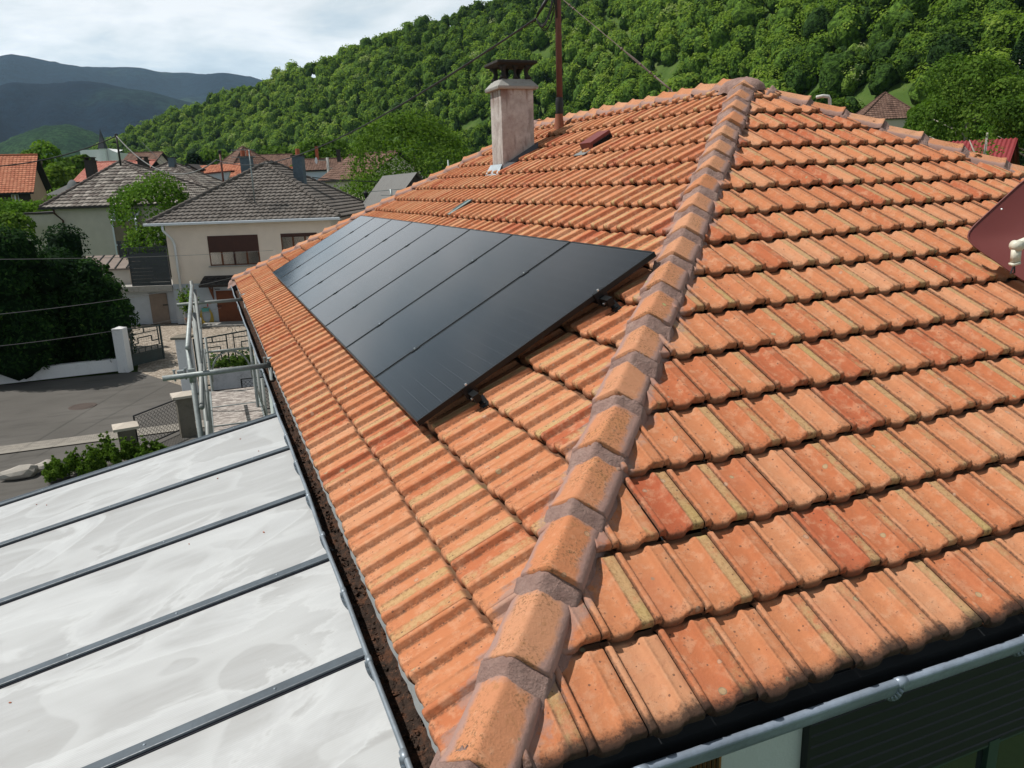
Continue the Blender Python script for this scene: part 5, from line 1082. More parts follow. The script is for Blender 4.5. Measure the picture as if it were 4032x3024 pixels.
# third grey-tiled house
e = dep(610, 900, 76); o4 = np.array([*e[:2], GZ]); h4 = thing('village_house', 'house with grey pyramid roof and skylight behind the bright green tree', 'house', o4, RZ); f4 = local(o4, RZ); ev = f4(700,756)[1]; x0 = f4(395,760)[0]; x1 = f4(823,753)[0]; Wd = x1-x0-1.2
bf = set(h4.children); m_ = MB(); m_.box((0,0,0),(Wd,Wd,ev)); m_.build('wall', MAT['beige'], h4); hip_roof(h4, Wd, Wd, ev, f4(602,640,Wd/2)[1]-ev, MAT['greytile2'], .36, .42, over=.6, seed=9)
offset_children(h4, bf, (x0+.6,0,0)); p = f4(676,622,Wd*.42); chim(h4, 'chimney', (p[0], Wd*.42), .6, .6, ev, p[1], MAT['slatech'], 0)
a = f4(601,685,2.2); m_ = MB(); m_.prism([(a[0],2.2,a[1]-1.1),(a[0],3.0,a[1]-.55),(a[0],3.0,a[1]-.45),(a[0],2.1,a[1]-1.0)], (1.4,0,0)); m_.build('skylight', MAT['glass'], h4)
# modern white house with orange roofs
e = dep(714, 752, 88); o5 = np.array([*e[:2], GZ]); h5 = thing('village_house', 'white house with low orange roofs and long loggia behind the mast', 'house', o5, RZ); f5 = local(o5, RZ)
def q5(px, py, v=0): a = f5(px, py, v); return (a[0], v, a[1])
m_ = MB(); m_.prism([q5(714,698), q5(905,676), q5(890,722), q5(768,730)], (0,.4,0)); m_.prism([q5(768,724), q5(905,718), q5(905,780), q5(768,780)], (0,8,0)) if False else None
m_.prism([q5(690,668), q5(745,650), q5(760,700), q5(690,700)], (0,6,0)); m_.box((q5(768,760)[0],.0,0),(q5(790,760)[0],.3,q5(768,720)[2])); m_.box((q5(815,760)[0],.0,0),(q5(824,760)[0],.3,q5(824,716)[2])); m_.box((q5(714,780)[0],1.6,0),(q5(905,780)[0],8,q5(800,700)[2])); m_.build('wall', plain('cool_white_render', (.50,.54,.57), .9, var=.04), h5)
m_ = MB(); m_.box((q5(770,780)[0],1.4,.2),(q5(890,780)[0],1.5,q5(830,722)[2])); m_.build('window', MAT['glass'], h5)
m_ = MB(); m_.prism([q5(708,692,-.3), q5(912,670,-.3), q5(912,674,-.3), q5(708,697,-.3)], (0,2,0)); m_.build('roof_edge', plain('rust_trim', (.20,.06,.045), .7), h5)
a = q5(728,690,.2); b = q5(930,668,.2); tile_field('tile_covering', h5, MAT['orangetile'], (a[0],.3,a[2]), _n([b[0]-a[0],0,(b[2]-a[2])*.3]), _n([0,.9,.42]), _n([0,-.42,.9]), 0, 18, 6, 0, lambda u, s, m: (u>-.1)&(u<30)&(s<5), U_W, H_W, V_W, .33, .4, .03, 77)
for px_ in (752, 797): p = q5(px_, 664, 1.2); m_ = MB(); m_.box((p[0]-.25,1.0,p[2]-1.1),(p[0]+.25,1.5,p[2])); m_.build('chimney', MAT['darkch'], h5)
m_ = MB(); m_.add([q5(682,672,-.4), q5(738,646,-.4), q5(778,666,-.4), q5(738,650,-.4)], [(0,1,2,3)]); m_.prism([q5(682,670,-.4), q5(738,645,-.4), q5(738,650,-.4), q5(684,675,-.4)], (0,6,0)); m_.prism([q5(738,645,-.4), q5(780,667,-.4), q5(778,671,-.4), q5(738,650,-.4)], (0,6,0)); m_.build('roof', MAT['darkch'], h5)
# orange roof right of it
simple_house(885, 725, 92, 9, 8, None, 1.8, RZ+.5, MAT['beige'], MAT['orangetile'], 'low house with orange roof just left of the slate blue chimney', seed=14)
# pink roofed long house
e = dep(302, 717, 95); o6 = np.array([*e[:2], GZ]); f6 = local(o6, RZ); L6 = f6(548,717)[0]; h6 = thing('village_house', 'long house with pinkish tiled roof behind the left dark chimney', 'house', o6, RZ); ev = f6(302,717)[1]
m_ = MB(); m_.box((0,0,0),(L6,9,ev)); m_.build('wall', MAT['whitewall'], h6); gable_roof(h6, L6, 9, ev, f6(302,643,4.5)[1]-ev, MAT['pinktile'], .4, 'x', .33, .38, 15)
# corrugated shed and its dish
e = dep(205, 770, 66); o7 = np.array([*e[:2], GZ]); f7 = local(o7, RZ); L7 = f7(300,771)[0]; h7 = thing('shed', 'small pale shed with corrugated grey roof left of the beige house', 'shed', o7, RZ); ev = f7(200,768)[1]
m_ = MB(); m_.box((0,0,0),(L7,4,ev-.1)); m_.build('wall', MAT['beige'], h7); m_ = MB(); xs = np.linspace(-.3, L7+.3, 160); zt7 = f7(205,728,3.4)[1]
m_.grid(np.array([[(x, y_, z_+.05*math.sin(x*2*math.pi/.28)) for x in xs] for y_, z_ in ((-.4, ev), (3.4, zt7))])); m_.build('roof', dirty('fibre_cement', (.20,.20,.19), (.09,.09,.085), .4, 3), h7, True)
e = dep(283, 745, 60); dsh = thing('satellite_dish', 'grey satellite dish beside the corrugated shed roof', 'satellite dish', e-np.array([0,0,1.0]), RZ); V = []
for i in range(6): V.append([(-.45*i/5*math.cos(a), .12*(i/5)**2+.1*math.sin(a)*i/5, 1.0+.7*i/5*math.sin(a)) for a in np.linspace(0, 2*math.pi, 25)])
m_ = MB(); m_.grid(np.array(V)); m_.build('reflector', plain('grey_dish', (.16,.17,.17), .6), dsh, True); m_ = MB(); m_.tube([(0,.1,-1.5),(0,.1,1.0)], .04, 8); m_.tube([(0,0,.4),(.35,-.5,.6)], .02, 6); m_.build('mounting_pole', MAT['galv'], dsh)
# church
e = dep(395, 650, 190); o8 = np.array([*e[:2], GZ]); f8 = local(o8, RZ); ch8 = thing('church', 'white church with slim dark spire above the treetops', 'church', o8, RZ)
z1 = f8(400,585)[1]; zt8 = f8(384,506)[1]; m_ = MB(); xs0 = f8(386,585)[0]; xs1 = f8(413,585)[0]; xc = (xs0+xs1)/2
m_.box((xs0+.1,0,0),(xs1-.1,xs1-xs0-.2,z1)); nv0 = f8(304,582)[0]; nv1 = f8(455,620)[0]; m_.box((nv0,1,0),(xs0,9,f8(320,590)[1])); m_.box((xs1,1,0),(nv1,9,f8(440,600)[1])); m_.add([(xs1,1,f8(440,600)[1]),(xs1,1,f8(430,583)[1]),(nv1,1,f8(450,600)[1]),(xs1,9,f8(430,583)[1])],[(0,2,1),(1,2,3)]); m_.build('wall', plain('white_church_wall', (.72,.74,.75), .9, var=.03), ch8)
s_ = (xs1-xs0)/2; m_ = MB(); m_.add([(xc-s_,-.2,z1),(xc+s_,-.2,z1),(xc+s_,2*s_,z1),(xc-s_,2*s_,z1),(xc-s_*.45,s_*.5,z1+2.4),(xc+s_*.45,s_*.5,z1+2.4),(xc+s_*.45,s_*1.3,z1+2.4),(xc-s_*.45,s_*1.3,z1+2.4),(xc,s_*.9,zt8)],[(0,1,5,4),(1,2,6,5),(2,3,7,6),(3,0,4,7),(4,5,8),(5,6,8),(6,7,8),(7,4,8)]); m_.build('spire', plain('slate_spire', (.03,.035,.045), .6), ch8)
# white gabled house with brown roof behind the right chimney
e = dep(1200, 720, 105); o9 = np.array([*e[:2], GZ]); f9 = local(o9, RZ+.12); h9 = thing('village_house', 'blue-white house with brown roof right of the far slate chimney', 'house', o9, RZ+.12); L9 = f9(1337,670)[0]-f9(1199,670)[0]; ev = f9(1205,671)[1]
bf = set(h9.children); m_ = MB(); m_.box((0,0,0),(L9,9,ev)); m_.add([(0,0,ev),(0,9,ev),(0,4.5,f9(1183,630,4.5)[1]-.3)],[(0,1,2)]); m_.build('wall', plain('bluish_white_render', (.48,.56,.64), .9, var=.03), h9); gable_roof(h9, L9, 9, ev, f9(1190,629,4.5)[1]-ev, MAT['browntile'], .3, 'x', .33, .38, 19)
dsh_ = MB(); V = []
for i in range(5): V.append([(L9*.36+.18*i/4*math.cos(a), 1.0, ev+1.25+.42*i/4*math.sin(a)) for a in np.linspace(0, 2*math.pi, 20)])
dsh_.grid(np.array(V)); dsh_.build('dish', MAT['whitepaint'], h9); chim(h9, 'chimney', (L9*.32, 4.3), .4, .4, ev+1, ev+3.2, MAT['pot'], 0); chim(h9, 'chimney', (L9*.98, 3.2), .5, .5, ev, ev+2.6, MAT['darkch'], 0)
# power pole
pb = dep(1298, 728, 96); pt = dep(1290, 620, 96)
def arms(root, h):
    m = MB(); m.box((-1.0,-.05,h-.35),(.2,.05,h-.25)); m.box((-.2,-.05,h-1.3),(1.0,.05,h-1.2)); m.build('crossarm', MAT['conc'], root)
vpole('power_pole', 'grey power pole in front of the blue-white house', 'pole', (pb[0],pb[1],GZ), pt[2]-GZ, .16, MAT['conc'], arms)
simple_house(1272, 712, 84, 7.5, 8, None, 2.6, RZ-.75, MAT['cream'], MAT['browntile'], 'brown roofed house half hidden by the walnut tree', seed=21)
simple_house(925, 650, 130, 6, 7, None, 3.0, RZ+.7, MAT['cream'], MAT['browntile'], 'small far hipped house between mast and chimney', 'hip', seed=23)
simple_house(490, 645, 125, 4.5, 6, None, 1.7, RZ, MAT['beige'], MAT['browntile'], 'low brown roof behind the peak of the beige house', seed=25)
simple_house(1010, 660, 140, 7, 7, None, 2.2, RZ, MAT['beige'], MAT['browntile'], 'distant brown roof above the ridge of the cream house', seed=27)
# wooden barn
e = dep(1720, 770, 44); o10 = np.array([*e[:2], GZ]); f10 = local(o10, RZ+.35); bn = thing('barn', 'weathered wooden barn with corrugated roof behind the far hip', 'barn', o10, RZ+.35)
def q10(px, py, v=0): a = f10(px, py, v); return (a[0], v, a[1])
gx0 = q10(1568,770)[0]; gx1 = q10(1700,770)[0]; gm = q10(1634,680); 
mw = NT('weathered_boards', .9, spec=.2); fr = mw.N.new("ShaderNodeSeparateXYZ"); mw.L.new(mw.obj(), fr.inputs[0]); fq = mw.m('FRACT', mw.m('MULTIPLY', fr.outputs[0], 1/.18)); n_ = mw.noise(3, 5, mw.map((4,4,.6))); mw.color(mw.mix(mw.m('LESS_THAN', fq, .1), mw.ramp(n_, [(.3, (.05,.045,.045)), (.7, (.12,.11,.105))]), (.015,.014,.014)))
xg0, xg1 = gm[0]-2.2, gm[0]+2.2; zb_ = gm[2]-2.6
m_ = MB(); m_.add([(xg0,0,0),(xg1,0,0),(xg1,0,zb_),(gm[0],0,gm[2]-.1),(xg0,0,zb_)], [(0,1,2,3,4)]); m_.add([(xg1,0,0),(xg1,9,0),(xg1,9,zb_),(xg1,0,zb_)], [(0,1,2,3)]); m_.add([(xg0,0,0),(xg0,9,0),(xg0,9,zb_),(xg0,0,zb_)], [(0,1,2,3)]); m_.build('wall', mw.mat, bn)
m_ = MB(); ys = np.linspace(-.5, 9, 150)
for s in (-1, 1): m_.grid(np.array([[(gm[0]+s*w_*2.6, y_, gm[2]-w_*3.05+.04*math.sin(y_*2*math.pi/.26)) for y_ in ys] for w_ in (0, 1)]))
m_.build('roof', dirty('corrugated_grey', (.16,.16,.155), (.07,.07,.065), .5, 3), bn, True)
# lamp, far pole near barn
lp = dep(1440, 765, 52); r_ = thing('street_lamp', 'small black lantern among the trees left of the barn', 'street lamp', (lp[0],lp[1],GZ)); m_ = MB(); m_.tube([(0,0,0),(0,0,lp[2]-GZ-.3)], .05, 8); m_.build('post', MAT['dark'], r_); m_ = MB(); m_.lathe([(.06,-.3),(.16,.05),(.18,.08),(.05,.22),(0,.26)], (0,0,lp[2]-GZ), 6); m_.build('lantern', MAT['dark'], r_)
pb = dep(1541, 780, 42); pt = dep(1539, 745, 42); vpole('tv_aerial', 'grey pole with crossed aerial arms in front of the barn', 'antenna', (pb[0],pb[1],GZ), pt[2]-GZ, .07, MAT['galv'], lambda r, h: (lambda m: (m.bar((-1.2,0,h-.1),(.9,0,h-.0),.03,.03), m.bar((-.6,-.2,h-.3),(1.0,.1,h-.35),.03,.03), m.build('aerial', MAT['galv'], r)))(MB()))
pb = dep(1768, 700, 55); vpole('chimney_pipe', 'slim pale metal flue pipe above the barn roof', 'pipe', (pb[0],pb[1],GZ), dep(1768,630,55)[2]-GZ, .06, MAT['galv'])
# right side houses
def rz_at(px): return -azim(px)
e = dep(3330, 480, 118); zb_ = e[2]-5; simple_house(3392, 474, 118, 8.0, 9, 5.0, 4.0, rz_at(3480)+.25, MAT['cream'], MAT['browntile'], 'brown roofed hillside house half hidden by birches on the right', 'hip', base=dep(3392,474,118)[2]-5, seed=31)
e = dep(3640, 640, 62); o11 = e.copy(); o11[2] = e[2]-4.2; rb = thing('barn', 'dark barn with red corrugated metal roof at the right', 'barn', o11, rz_at(3830)-.15); f11 = local(o11, rz_at(3830)-.15)
z0 = f11(3700,618,-.5)[1]; zt = f11(3990,544,3.5)[1]; xr = f11(3990,560,1)[0]; m_ = MB(); xs = np.linspace(-1.5, xr, 170)
m_.grid(np.array([[(x, y_, z_+.045*math.sin(x*2*math.pi/.30)) for x in xs] for y_, z_ in ((-.6, z0-1.2), (3.5, zt))])); m_.grid(np.array([[(x, y_, z_+.045*math.sin(x*2*math.pi/.30)) for x in xs] for y_, z_ in ((3.5, zt), (7.6, z0-1.2))])); m_.build('roof', plain('red_metal', (.22,.028,.03), .5, var=.12), rb, True)
m_ = MB(); m_.box((-1.2,-.0,-3),(xr-.6,7,z0-1.25)); m_.add([(xr-.6,0,z0-1.25),(xr-.6,7,z0-1.25),(xr-.6,3.5,zt-.2)],[(0,1,2)]); m_.build('wall', MAT['dark'], rb)
pw = dep(3268, 420, 11.5); 
m_ = MB(); m_.tube([dep(3215,383,10.6), dep(3240,378,10.6), dep(3262,380,10.6), dep(3267,390,10.6), dep(3268,470,10.6)], .022, 10); tag(m_.build('vent_pipe', dirty('peeling_white_paint', (.55,.55,.52), (.2,.18,.16), .5, 20), None, True), 'bent peeling white pipe rising behind the right ridge tiles', 'pipe')
# ------------------------------------------------------------------ street side walls, gates, fences
def line_wall(p0, p1, h, t, mat, name='low_wall', label=None, cat='wall'):
    m = MB(); p0 = np.array(p0, float); p1 = np.array(p1, float); d = _n(p1-p0); x = np.array([-d[1], d[0], 0])*t; n_ = 24; V = []
    for i in range(n_+1):
        p = p0+(p1-p0)*i/n_; V.append([p, p+(0,0,h), p+x+(0,0,h), p+x])
    m.grid(np.array(V)); m.poly([V[0][k] for k in range(4)]); m.poly([V[-1][k] for k in range(4)][::-1]); o = m.build(name, mat)
    return tag(o, label, cat) if label else o
wl, wr = Zp(16,1512), Zp(468,1461); line_wall(wl-(wr-wl)*2, wr, .50, .25, MAT['whitewall'], label='long low white garden wall beneath the dark thuja hedge')
def pillar(px, py, h, wd, mat, capmat, label, capw=.08, rz=0, flat=True, z=GZ):
    c = Zp(px, py, z); r = thing('pillar', label, 'pillar', (c[0], c[1], z), rz); m = MB(); m.box((-wd/2,-wd/2,-.05),(wd/2,wd/2,h)); m.build('shaft', mat, r, bevel=.01)
    m = MB(); a = wd/2+capw
    m.add([(-a,-a,h),(a,-a,h),(a,a,h),(-a,a,h),(-a,-a,h+.07),(a,-a,h+.07),(a,a,h+.07),(-a,a,h+.07),(0,0,h+.15)], [(3,2,1,0),(0,1,5,4),(1,2,6,5),(2,3,7,6),(3,0,4,7),(4,5,8),(5,6,8),(6,7,8),(7,4,8)]); m.build('capstone', capmat, r); return r
MAT['oldconc'] = dirty('mossy_old_concrete', (.17,.15,.12), (.025,.03,.018), .7, 4, .95, .01); MAT['palecap'] = dirty('pale_capstone', (.46,.41,.35), (.22,.2,.17), .4, 5, .9, .004)
m_ = pillar(496, 1458, 1.65, .42, MAT['whitewall'], MAT['whitewall'], 'white gate pillar at the right end of the low hedge wall', .0, RZ)
pillar(752, 1545, 1.95, .42, MAT['whitewall'], MAT['oldconc'], 'tall white gate pillar with thin grey cap behind the scaffold tubes', .10, RZ)
pillar(742, 1706, 1.12, .42, MAT['oldconc'], MAT['palecap'], 'mossy dark fence pillar with pale capstone beside the scaffold', .1, .15)
pillar(512, 1790, .76, .42, MAT['oldconc'], MAT['palecap'], 'fence pillar with pale capstone half hidden by the green shrub', .1, .15)
grn = plain('dark_green_iron', (.018,.032,.032), .5, var=.2)
def gate(p0, p1, h0, h1, label, scroll=False):
    """ornamental gate leaf from hinge p0 to p1; heights at each end"""
    p0 = np.array(p0, float); p1 = np.array(p1, float); L_ = np.linalg.norm((p1-p0)[:2]); rz = math.atan2(p1[1]-p0[1], p1[0]-p0[0]); r = thing('garden_gate', label, 'gate', p0, rz); H = lambda x: h0+(h1-h0)*x/L_
    m = MB(); b = .045
    def br(x0, z0, x1, z1, t=b): m.bar((x0,0,z0),(x1,0,z1),t,t,up=(0,1,0))
    br(0,.08,0,H(0)+.05,.06); br(L_,.08,L_,H(L_)+.05,.06); br(0,H(0),L_,H(L_)); br(0,.55,L_,.55); br(0,.12,L_,.12); br(0,.75,L_,.75,.03); m.build('frame', grn, r)
    def br(x0, z0, x1, z1, t=.035): m.bar((x0,0,z0),(x1,0,z1),t,t,up=(0,1,0))
    nmot = max(1, int(round(L_/1.1)))
    for k in range(nmot):
        m = MB()
        a = L_*k/nmot+.12; c = L_*(k+1)/nmot-.12; zt_ = min(H(a), H(c))-.16; br(a,.75,a,zt_); br(c,.75,c,zt_); br(a,zt_,c,zt_); q = (c-a)*.25; br(a+q,.95,a+q,zt_-.18); br(c-q,.95,c-q,zt_-.18); br(a+q,zt_-.18,c-q,zt_-.18); br(a+q,.95,a,.95); br(c-q,.95,c,.95)
        for xx in (a, (a+c)/2, c): br(xx, zt_, xx, H(xx))
        for xx in np.arange(a, c, .3): br(xx,.55,xx,.75,.025)
        m.build('fret_panel', grn, r)
    m = MB()
    for xx in np.arange(.08, L_, .11): m.tube([(xx,.02,.14),(xx,.02,H(xx))], .004, 4, cap=False)
    for zz_ in np.arange(.2, min(h0, h1), .11): m.tube([(0,.02,zz_),(L_,.02,zz_)], .004, 4, cap=False)
    m.build('wire_mesh', MAT['galv'], r)
    if not scroll: m = MB(); m.box((.06,-.008,.14),(L_-.06,.008,.52)); m.build('kick_plate', grn, r)
    if scroll:
        m = MB()
        for xc, s in ((.25,1),(1.2,-1),(1.55,1),(2.5,-1)):
            if xc > L_: continue
            m.tube([(xc+s*(.02+.035*a)*math.cos(a), 0, H(xc)+.16+(.02+.032*a)*math.sin(a)) for a in np.linspace(0, 5.2, 26)], .009, 6)
        m.build('scroll', grn, r)
    return r
p0 = Zp(522,1452); p1 = Zp(648,1420); gate(p0+(0,0,.0), p1, 1.62, 1.50, 'dark green iron gate leaf standing open beside the hedge')
p0 = Zp(790,1535); p1 = p0 + np.array([3.6,.5,0]); gate(p0, p1, 1.80, 2.05, 'dark green iron gate with scrollwork seen through the scaffold', True)
# planter wall and its plants
p0 = Zp(832,1538); p1 = Zp(1010,1520); wv = line_wall(p0, p1+(p1-p0)*1.5, .72, .3, dirty('stained_white_render', (.50,.49,.50), (.05,.05,.05), .75, 2.0, .9, .004), label='stained whitewashed planter wall behind the scaffold platform')
g = np.random.default_rng(5); P = np.stack([g.uniform(p0[0]+.1, p0[0]+2.4, 900), p0[1]+g.uniform(.3, .9, 900), GZ+.7+np.abs(g.normal(0, .17, 900))], -1); col = np.tile([0,0,0,1.], (900,1)); col[:,0] = g.random(900); V, A = quads(P, np.tile([0,-.5,.8], (900,1)), .07, col, g, 1.8); o = mesh_np('planter_shrub', V, np.arange(len(V)).reshape(-1,4), ML['mid'], None, False, A, 'lf'); tag(o, 'low leafy green shrub growing in the whitewashed planter', 'shrub')
# curly mesh fence panels
def curl_fence(p0, p1, h, label):
    p0 = np.array(p0, float); p1 = np.array(p1, float); L_ = np.linalg.norm(p1-p0); d = (p1-p0)/L_; up = np.array([0,0,1.]); r = thing('mesh_fence', label, 'fence', (0,0,0)); m = MB()
    m.bar(p0+up*h, p1+up*h, .05, .03); m.bar(p0+up*.06, p1+up*.06, .04, .03); m.bar(p0, p0+up*h, .04, .04); m.bar(p1, p1+up*h, .05, .05); m.build('frame', MAT['dark'], r)
    m = MB(); am = .055; pitch = .125
    for k in range(int(h/pitch)):
        z = .12+k*pitch
        for s in (1, -1):
            pts = [p0+d*x+up*(z+s*am*math.sin(x*2*math.pi/.25)) for x in np.arange(0, L_, .03)]; m.tube(pts, .006, 4, cap=False)
    m.build('wire_mesh', MAT['dark'], r); return r
a = Zp(724,1694); b = Zp(548,1772); curl_fence(b, a, .98, 'black curly wire fence panel between the two capped pillars')
a = Zp(1010,1640,GZ); curl_fence(np.array([a[0]-.3,a[1]+.6,GZ]), np.array([a[0]+2.6,a[1]+.3,GZ]), 1.1, 'black curly wire fence panel under the roof gutter')
# pale rocks
for i, (px, py, s) in enumerate(((85,1874,.30),(190,1848,.25),(330,1730,.0))):
    if not s: continue
    c = Zp(px, py); g = np.random.default_rng(i); v = IV.copy(); 
    F_ = [tuple(f) for f in IF]; bm_v = [tuple(x) for x in v]
    V2 = list(v); F2 = []
    for f in F_:
        m3 = [_n((V2[f[0]]+V2[f[1]])/2), _n((V2[f[1]]+V2[f[2]])/2), _n((V2[f[2]]+V2[f[0]])/2)]; n0 = len(V2); V2 += m3; F2 += [(f[0],n0,n0+2),(f[1],n0+1,n0),(f[2],n0+2,n0+1),(n0,n0+1,n0+2)]
    V2 = np.array(V2); V2 = V2*(1+.10*np.sin(V2[:, :1]*5+i)+.08*np.sin(V2[:, 1:2]*7+2))*np.array([s*1.5, s*.8, s*.6]); m = MB(); m.add(V2, F2); o = m.build('rock', dirty('pale_rock', (.40,.37,.33), (.15,.13,.11), .5, 4, .95, .02)); o.location = (c[0], c[1], GZ+.1); o.rotation_euler = (0,0,.25)
    tag(o, ['larger pale rock lying along the canopy edge at lower left','smaller pale rock lying beside the green shrub'][i], 'rock')
# ------------------------------------------------------------------ scaffold
scf = thing('scaffold', 'galvanised tube scaffold with plank platform under the far eave', 'scaffold', (-.4, 9.5, -5.0)); SO = np.array([-.4, 9.5, -5.0])
gv, gg = MAT['galv'], MAT['galv_green']
def stube(pts, r=.0242, mat=gv, name='tube', par=scf): m = MB(); m.tube([np.array(p, float)-SO for p in pts], r*1.12, 12); return m.build(name, mat, par, True)
XO, XI = -.78, -.02
stube([(XO,6.38,-5),(XO,6.38,.28)], .0242, gv, 'standard'); stube([(XO,6.38,.02),(XO,6.38,-.10)], .029, gv, 'sleeve')
stube([(XO,12.0,-5),(XO,12.0,.35)], .0242, gg, 'standard'); stube([(XO+.02,9.2,-5),(XO+.02,9.2,.1)], .0242, gg, 'standard')
stube([(XO,6.3,.27),(XO,12.4,.27)], .0242, gv, 'guard_rail'); stube([(XO+.05,6.3,-.35),(XO+.05,12.4,-.35)], .0242, gg, 'guard_rail'); stube([(XO+.05,6.3,-.9),(XO+.05,12.4,-.9)], .0242, gg, 'guard_rail'); stube([(XO+.04,6.45,-1.8),(XO+.04,9.15,.2)], .0242, gg, 'brace'); stube([(XO+.04,9.2,-1.8),(XO+.04,11.9,.2)], .0242, gg, 'brace')
t1 = stube([(-1.045,6.24,.0),(.055,6.33,.0)], .0242, gv, 'transom'); t2 = stube([(-1.04,11.8,0),(.03,11.82,0)], .0242, gg, 'transom')
def clamp(p, par):
    p = np.array(p, float)-SO; m = MB(); m.tube([p+(0,-.032,0), p+(0,.032,0)], .036, 10); m.box(p+(-.03,-.035,.028), p+(.03,.035,.05)); m.tube([p+(-.055,-.02,-.05), p+(-.055,-.02,.055)], .009, 8); m.lathe([(0,.012),(.016,.012),(.016,0)], p+(-.055,-.02,.055), 6); m.build('coupler', gv, par)
clamp((XO,6.33,.0), t1); clamp((-.02,6.35,.02), t1); clamp((XO,11.86,0), t2); clamp((-.0,11.85,.03), t2); clamp((XO-.10,6.30,0), t1)
stube([(-.02,6.35,.075),(-.02,6.35,-1.9)], .0242, gv, 'standard'); stube([(.02,11.86,.09),(.02,11.86,-5)], .0242, gg, 'standard')
# platform of two decks
ZP_ = -1.9
def mat_deck():
    t = NT('paint_splashed_plywood', .85, spec=.2); n = t.noise(9, 7, t.map((.7,2.6,1)), .65, .8); n2 = t.noise(30, 5); c = t.ramp(n, [(.38, (.14,.115,.105)), (.48, (.22,.19,.175)), (.55, (.42,.38,.35)), (.7, (.56,.52,.48))]); c = t.mix(t.m('MULTIPLY', t.sm(n2, .5, .7), .35), c, (.12,.10,.09)); t.color(c); return t.mat
dk = mat_deck()
for (a, b) in ((12.22, 13.42), (11.0, 12.19), (9.75, 10.95), (8.5, 9.7)):
    m_ = MB(); m_.box(np.array([XO+.05,a,ZP_-.04])-SO, np.array([.06,b,ZP_])-SO); dd2 = m_.build('deck_board', dk, scf)
    m_ = MB(); m_.box(np.array([XO+.03,a-.012,ZP_-.05])-SO, np.array([.08,a+.02,ZP_+.006])-SO); m_.box(np.array([XO+.02,a+.02,ZP_-.06])-SO, np.array([XO+.052,b,ZP_+.008])-SO); m_.box(np.array([.06,a+.02,ZP_-.06])-SO, np.array([.085,b,ZP_+.008])-SO); m_.build('deck_frame', gv, dd2)
# far H-frame with arch
m_ = MB()
for x in (-.70, .07): m_.tube([np.array([x,13.45,-5])-SO, np.array([x,13.45,-.86 if x < 0 else -.62])-SO], .0242, 12)
m_.tube([np.array([-.72,13.45,-1.14])-SO, np.array([.07,13.45,-1.14])-SO], .0242, 12); m_.tube([np.array([-.70+.0,13.45,-1.95])-SO, np.array([.07,13.45,-1.95])-SO], .0242, 12)
m_.tube([np.array([-.315+.36*math.cos(a), 13.45, -1.72+.56*math.sin(a)**.8])-SO for a in np.linspace(math.pi, 0, 22)], .017, 10); m_.build('end_frame', gg, scf, True)
m_ = MB()
for x in (XO, XI): m_.tube([np.array([x,9.2,-5])-SO, np.array([x,9.2,-1.6])-SO], .0242, 12); m_.tube([np.array([x,6.4,-5])-SO, np.array([x,6.4,-2])-SO], .0242, 12)
m_.tube([np.array([XO,6.4,-2.0])-SO, np.array([XI,6.4,-2.0])-SO], .0242, 12); m_.tube([np.array([XO,9.2,-2.0])-SO, np.array([XI,9.2,-2.0])-SO], .0242, 12); m_.build('frame', gv, scf, True)
stube([(.14,13.2,-5),(.14,13.2,-1.2)], .0242, gg, 'standard'); stube([(.16,12.3,-5),(.16,12.3,-1.5)], .0242, gg, 'standard')

# ------------------------------------------------------------------ hedges, shrubs and nearer trees
g = np.random.default_rng(17); hd = thing('thuja_hedge', 'tall dark green thuja hedge behind the low white wall', 'hedge', (-8, 33.1, GZ)); blobs = []
for i in range(95):
    x = g.uniform(-12.5, 3.6); y = g.uniform(-1.6, 4.2) if x < 2.6 else g.uniform(-.6, 2.8); zt_ = 4.3+.6*math.sin(x*.9)+g.uniform(-.7,.3)- (max(0,x-1.5))*.8; r = g.uniform(.7, 1.25)
    for zz_ in np.arange(.8, zt_, 1.0): blobs.append((x+g.normal(0,.2), y+g.normal(0,.2), zz_, r*g.uniform(.8,1.05)))
blobs = np.array(blobs); P, d, ix = crown_pts(blobs, 260000, g, .8); kk = (P[:,1] < 2.5) | (P[:,2] > 3.0); P, d, ix = P[kk], d[kk], ix[kk]
m2 = g.random(len(P)) < .85; P, d, ix = P[m2], d[m2], ix[m2]
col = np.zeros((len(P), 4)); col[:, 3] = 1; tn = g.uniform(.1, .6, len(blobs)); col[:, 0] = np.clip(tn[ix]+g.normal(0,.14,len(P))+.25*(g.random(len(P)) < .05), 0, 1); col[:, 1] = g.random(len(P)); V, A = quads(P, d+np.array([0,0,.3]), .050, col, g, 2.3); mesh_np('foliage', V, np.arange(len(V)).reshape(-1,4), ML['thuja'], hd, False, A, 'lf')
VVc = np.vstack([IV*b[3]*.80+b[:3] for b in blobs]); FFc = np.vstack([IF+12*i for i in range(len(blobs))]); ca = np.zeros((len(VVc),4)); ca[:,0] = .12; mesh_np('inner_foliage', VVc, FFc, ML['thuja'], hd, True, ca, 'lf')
tips = MB()
for px, py in ((205,915),(270,940),(360,1010),(30,1000),(420,1040)):
    q = dep(px, py+30, 35); tree('thuja', {205:'tallest pointed thuja tip rising from the dark hedge',270:'broad thuja tip right of the tallest hedge tip',360:'small thuja tip near the brown terrace roof',30:'thuja tip at the left edge of the picture',420:'low thuja tip at the right shoulder of the hedge'}[px], 'conifer', (q[0], q[1], q[2]-2.2), 2.7, 1.5, 2600, .085, ML['thuja'], px, .02, 12, 'cone', 'thuja tips of the hedge')
tree('walnut_tree', 'broad leafy walnut tree between the cream house and the chimney', 'tree', (*dep(1640,760,66)[:2], GZ), dep(1640,512,66)[2]-GZ, 15.0, 85000, .125, ML['mid'], 41, .06, 74)
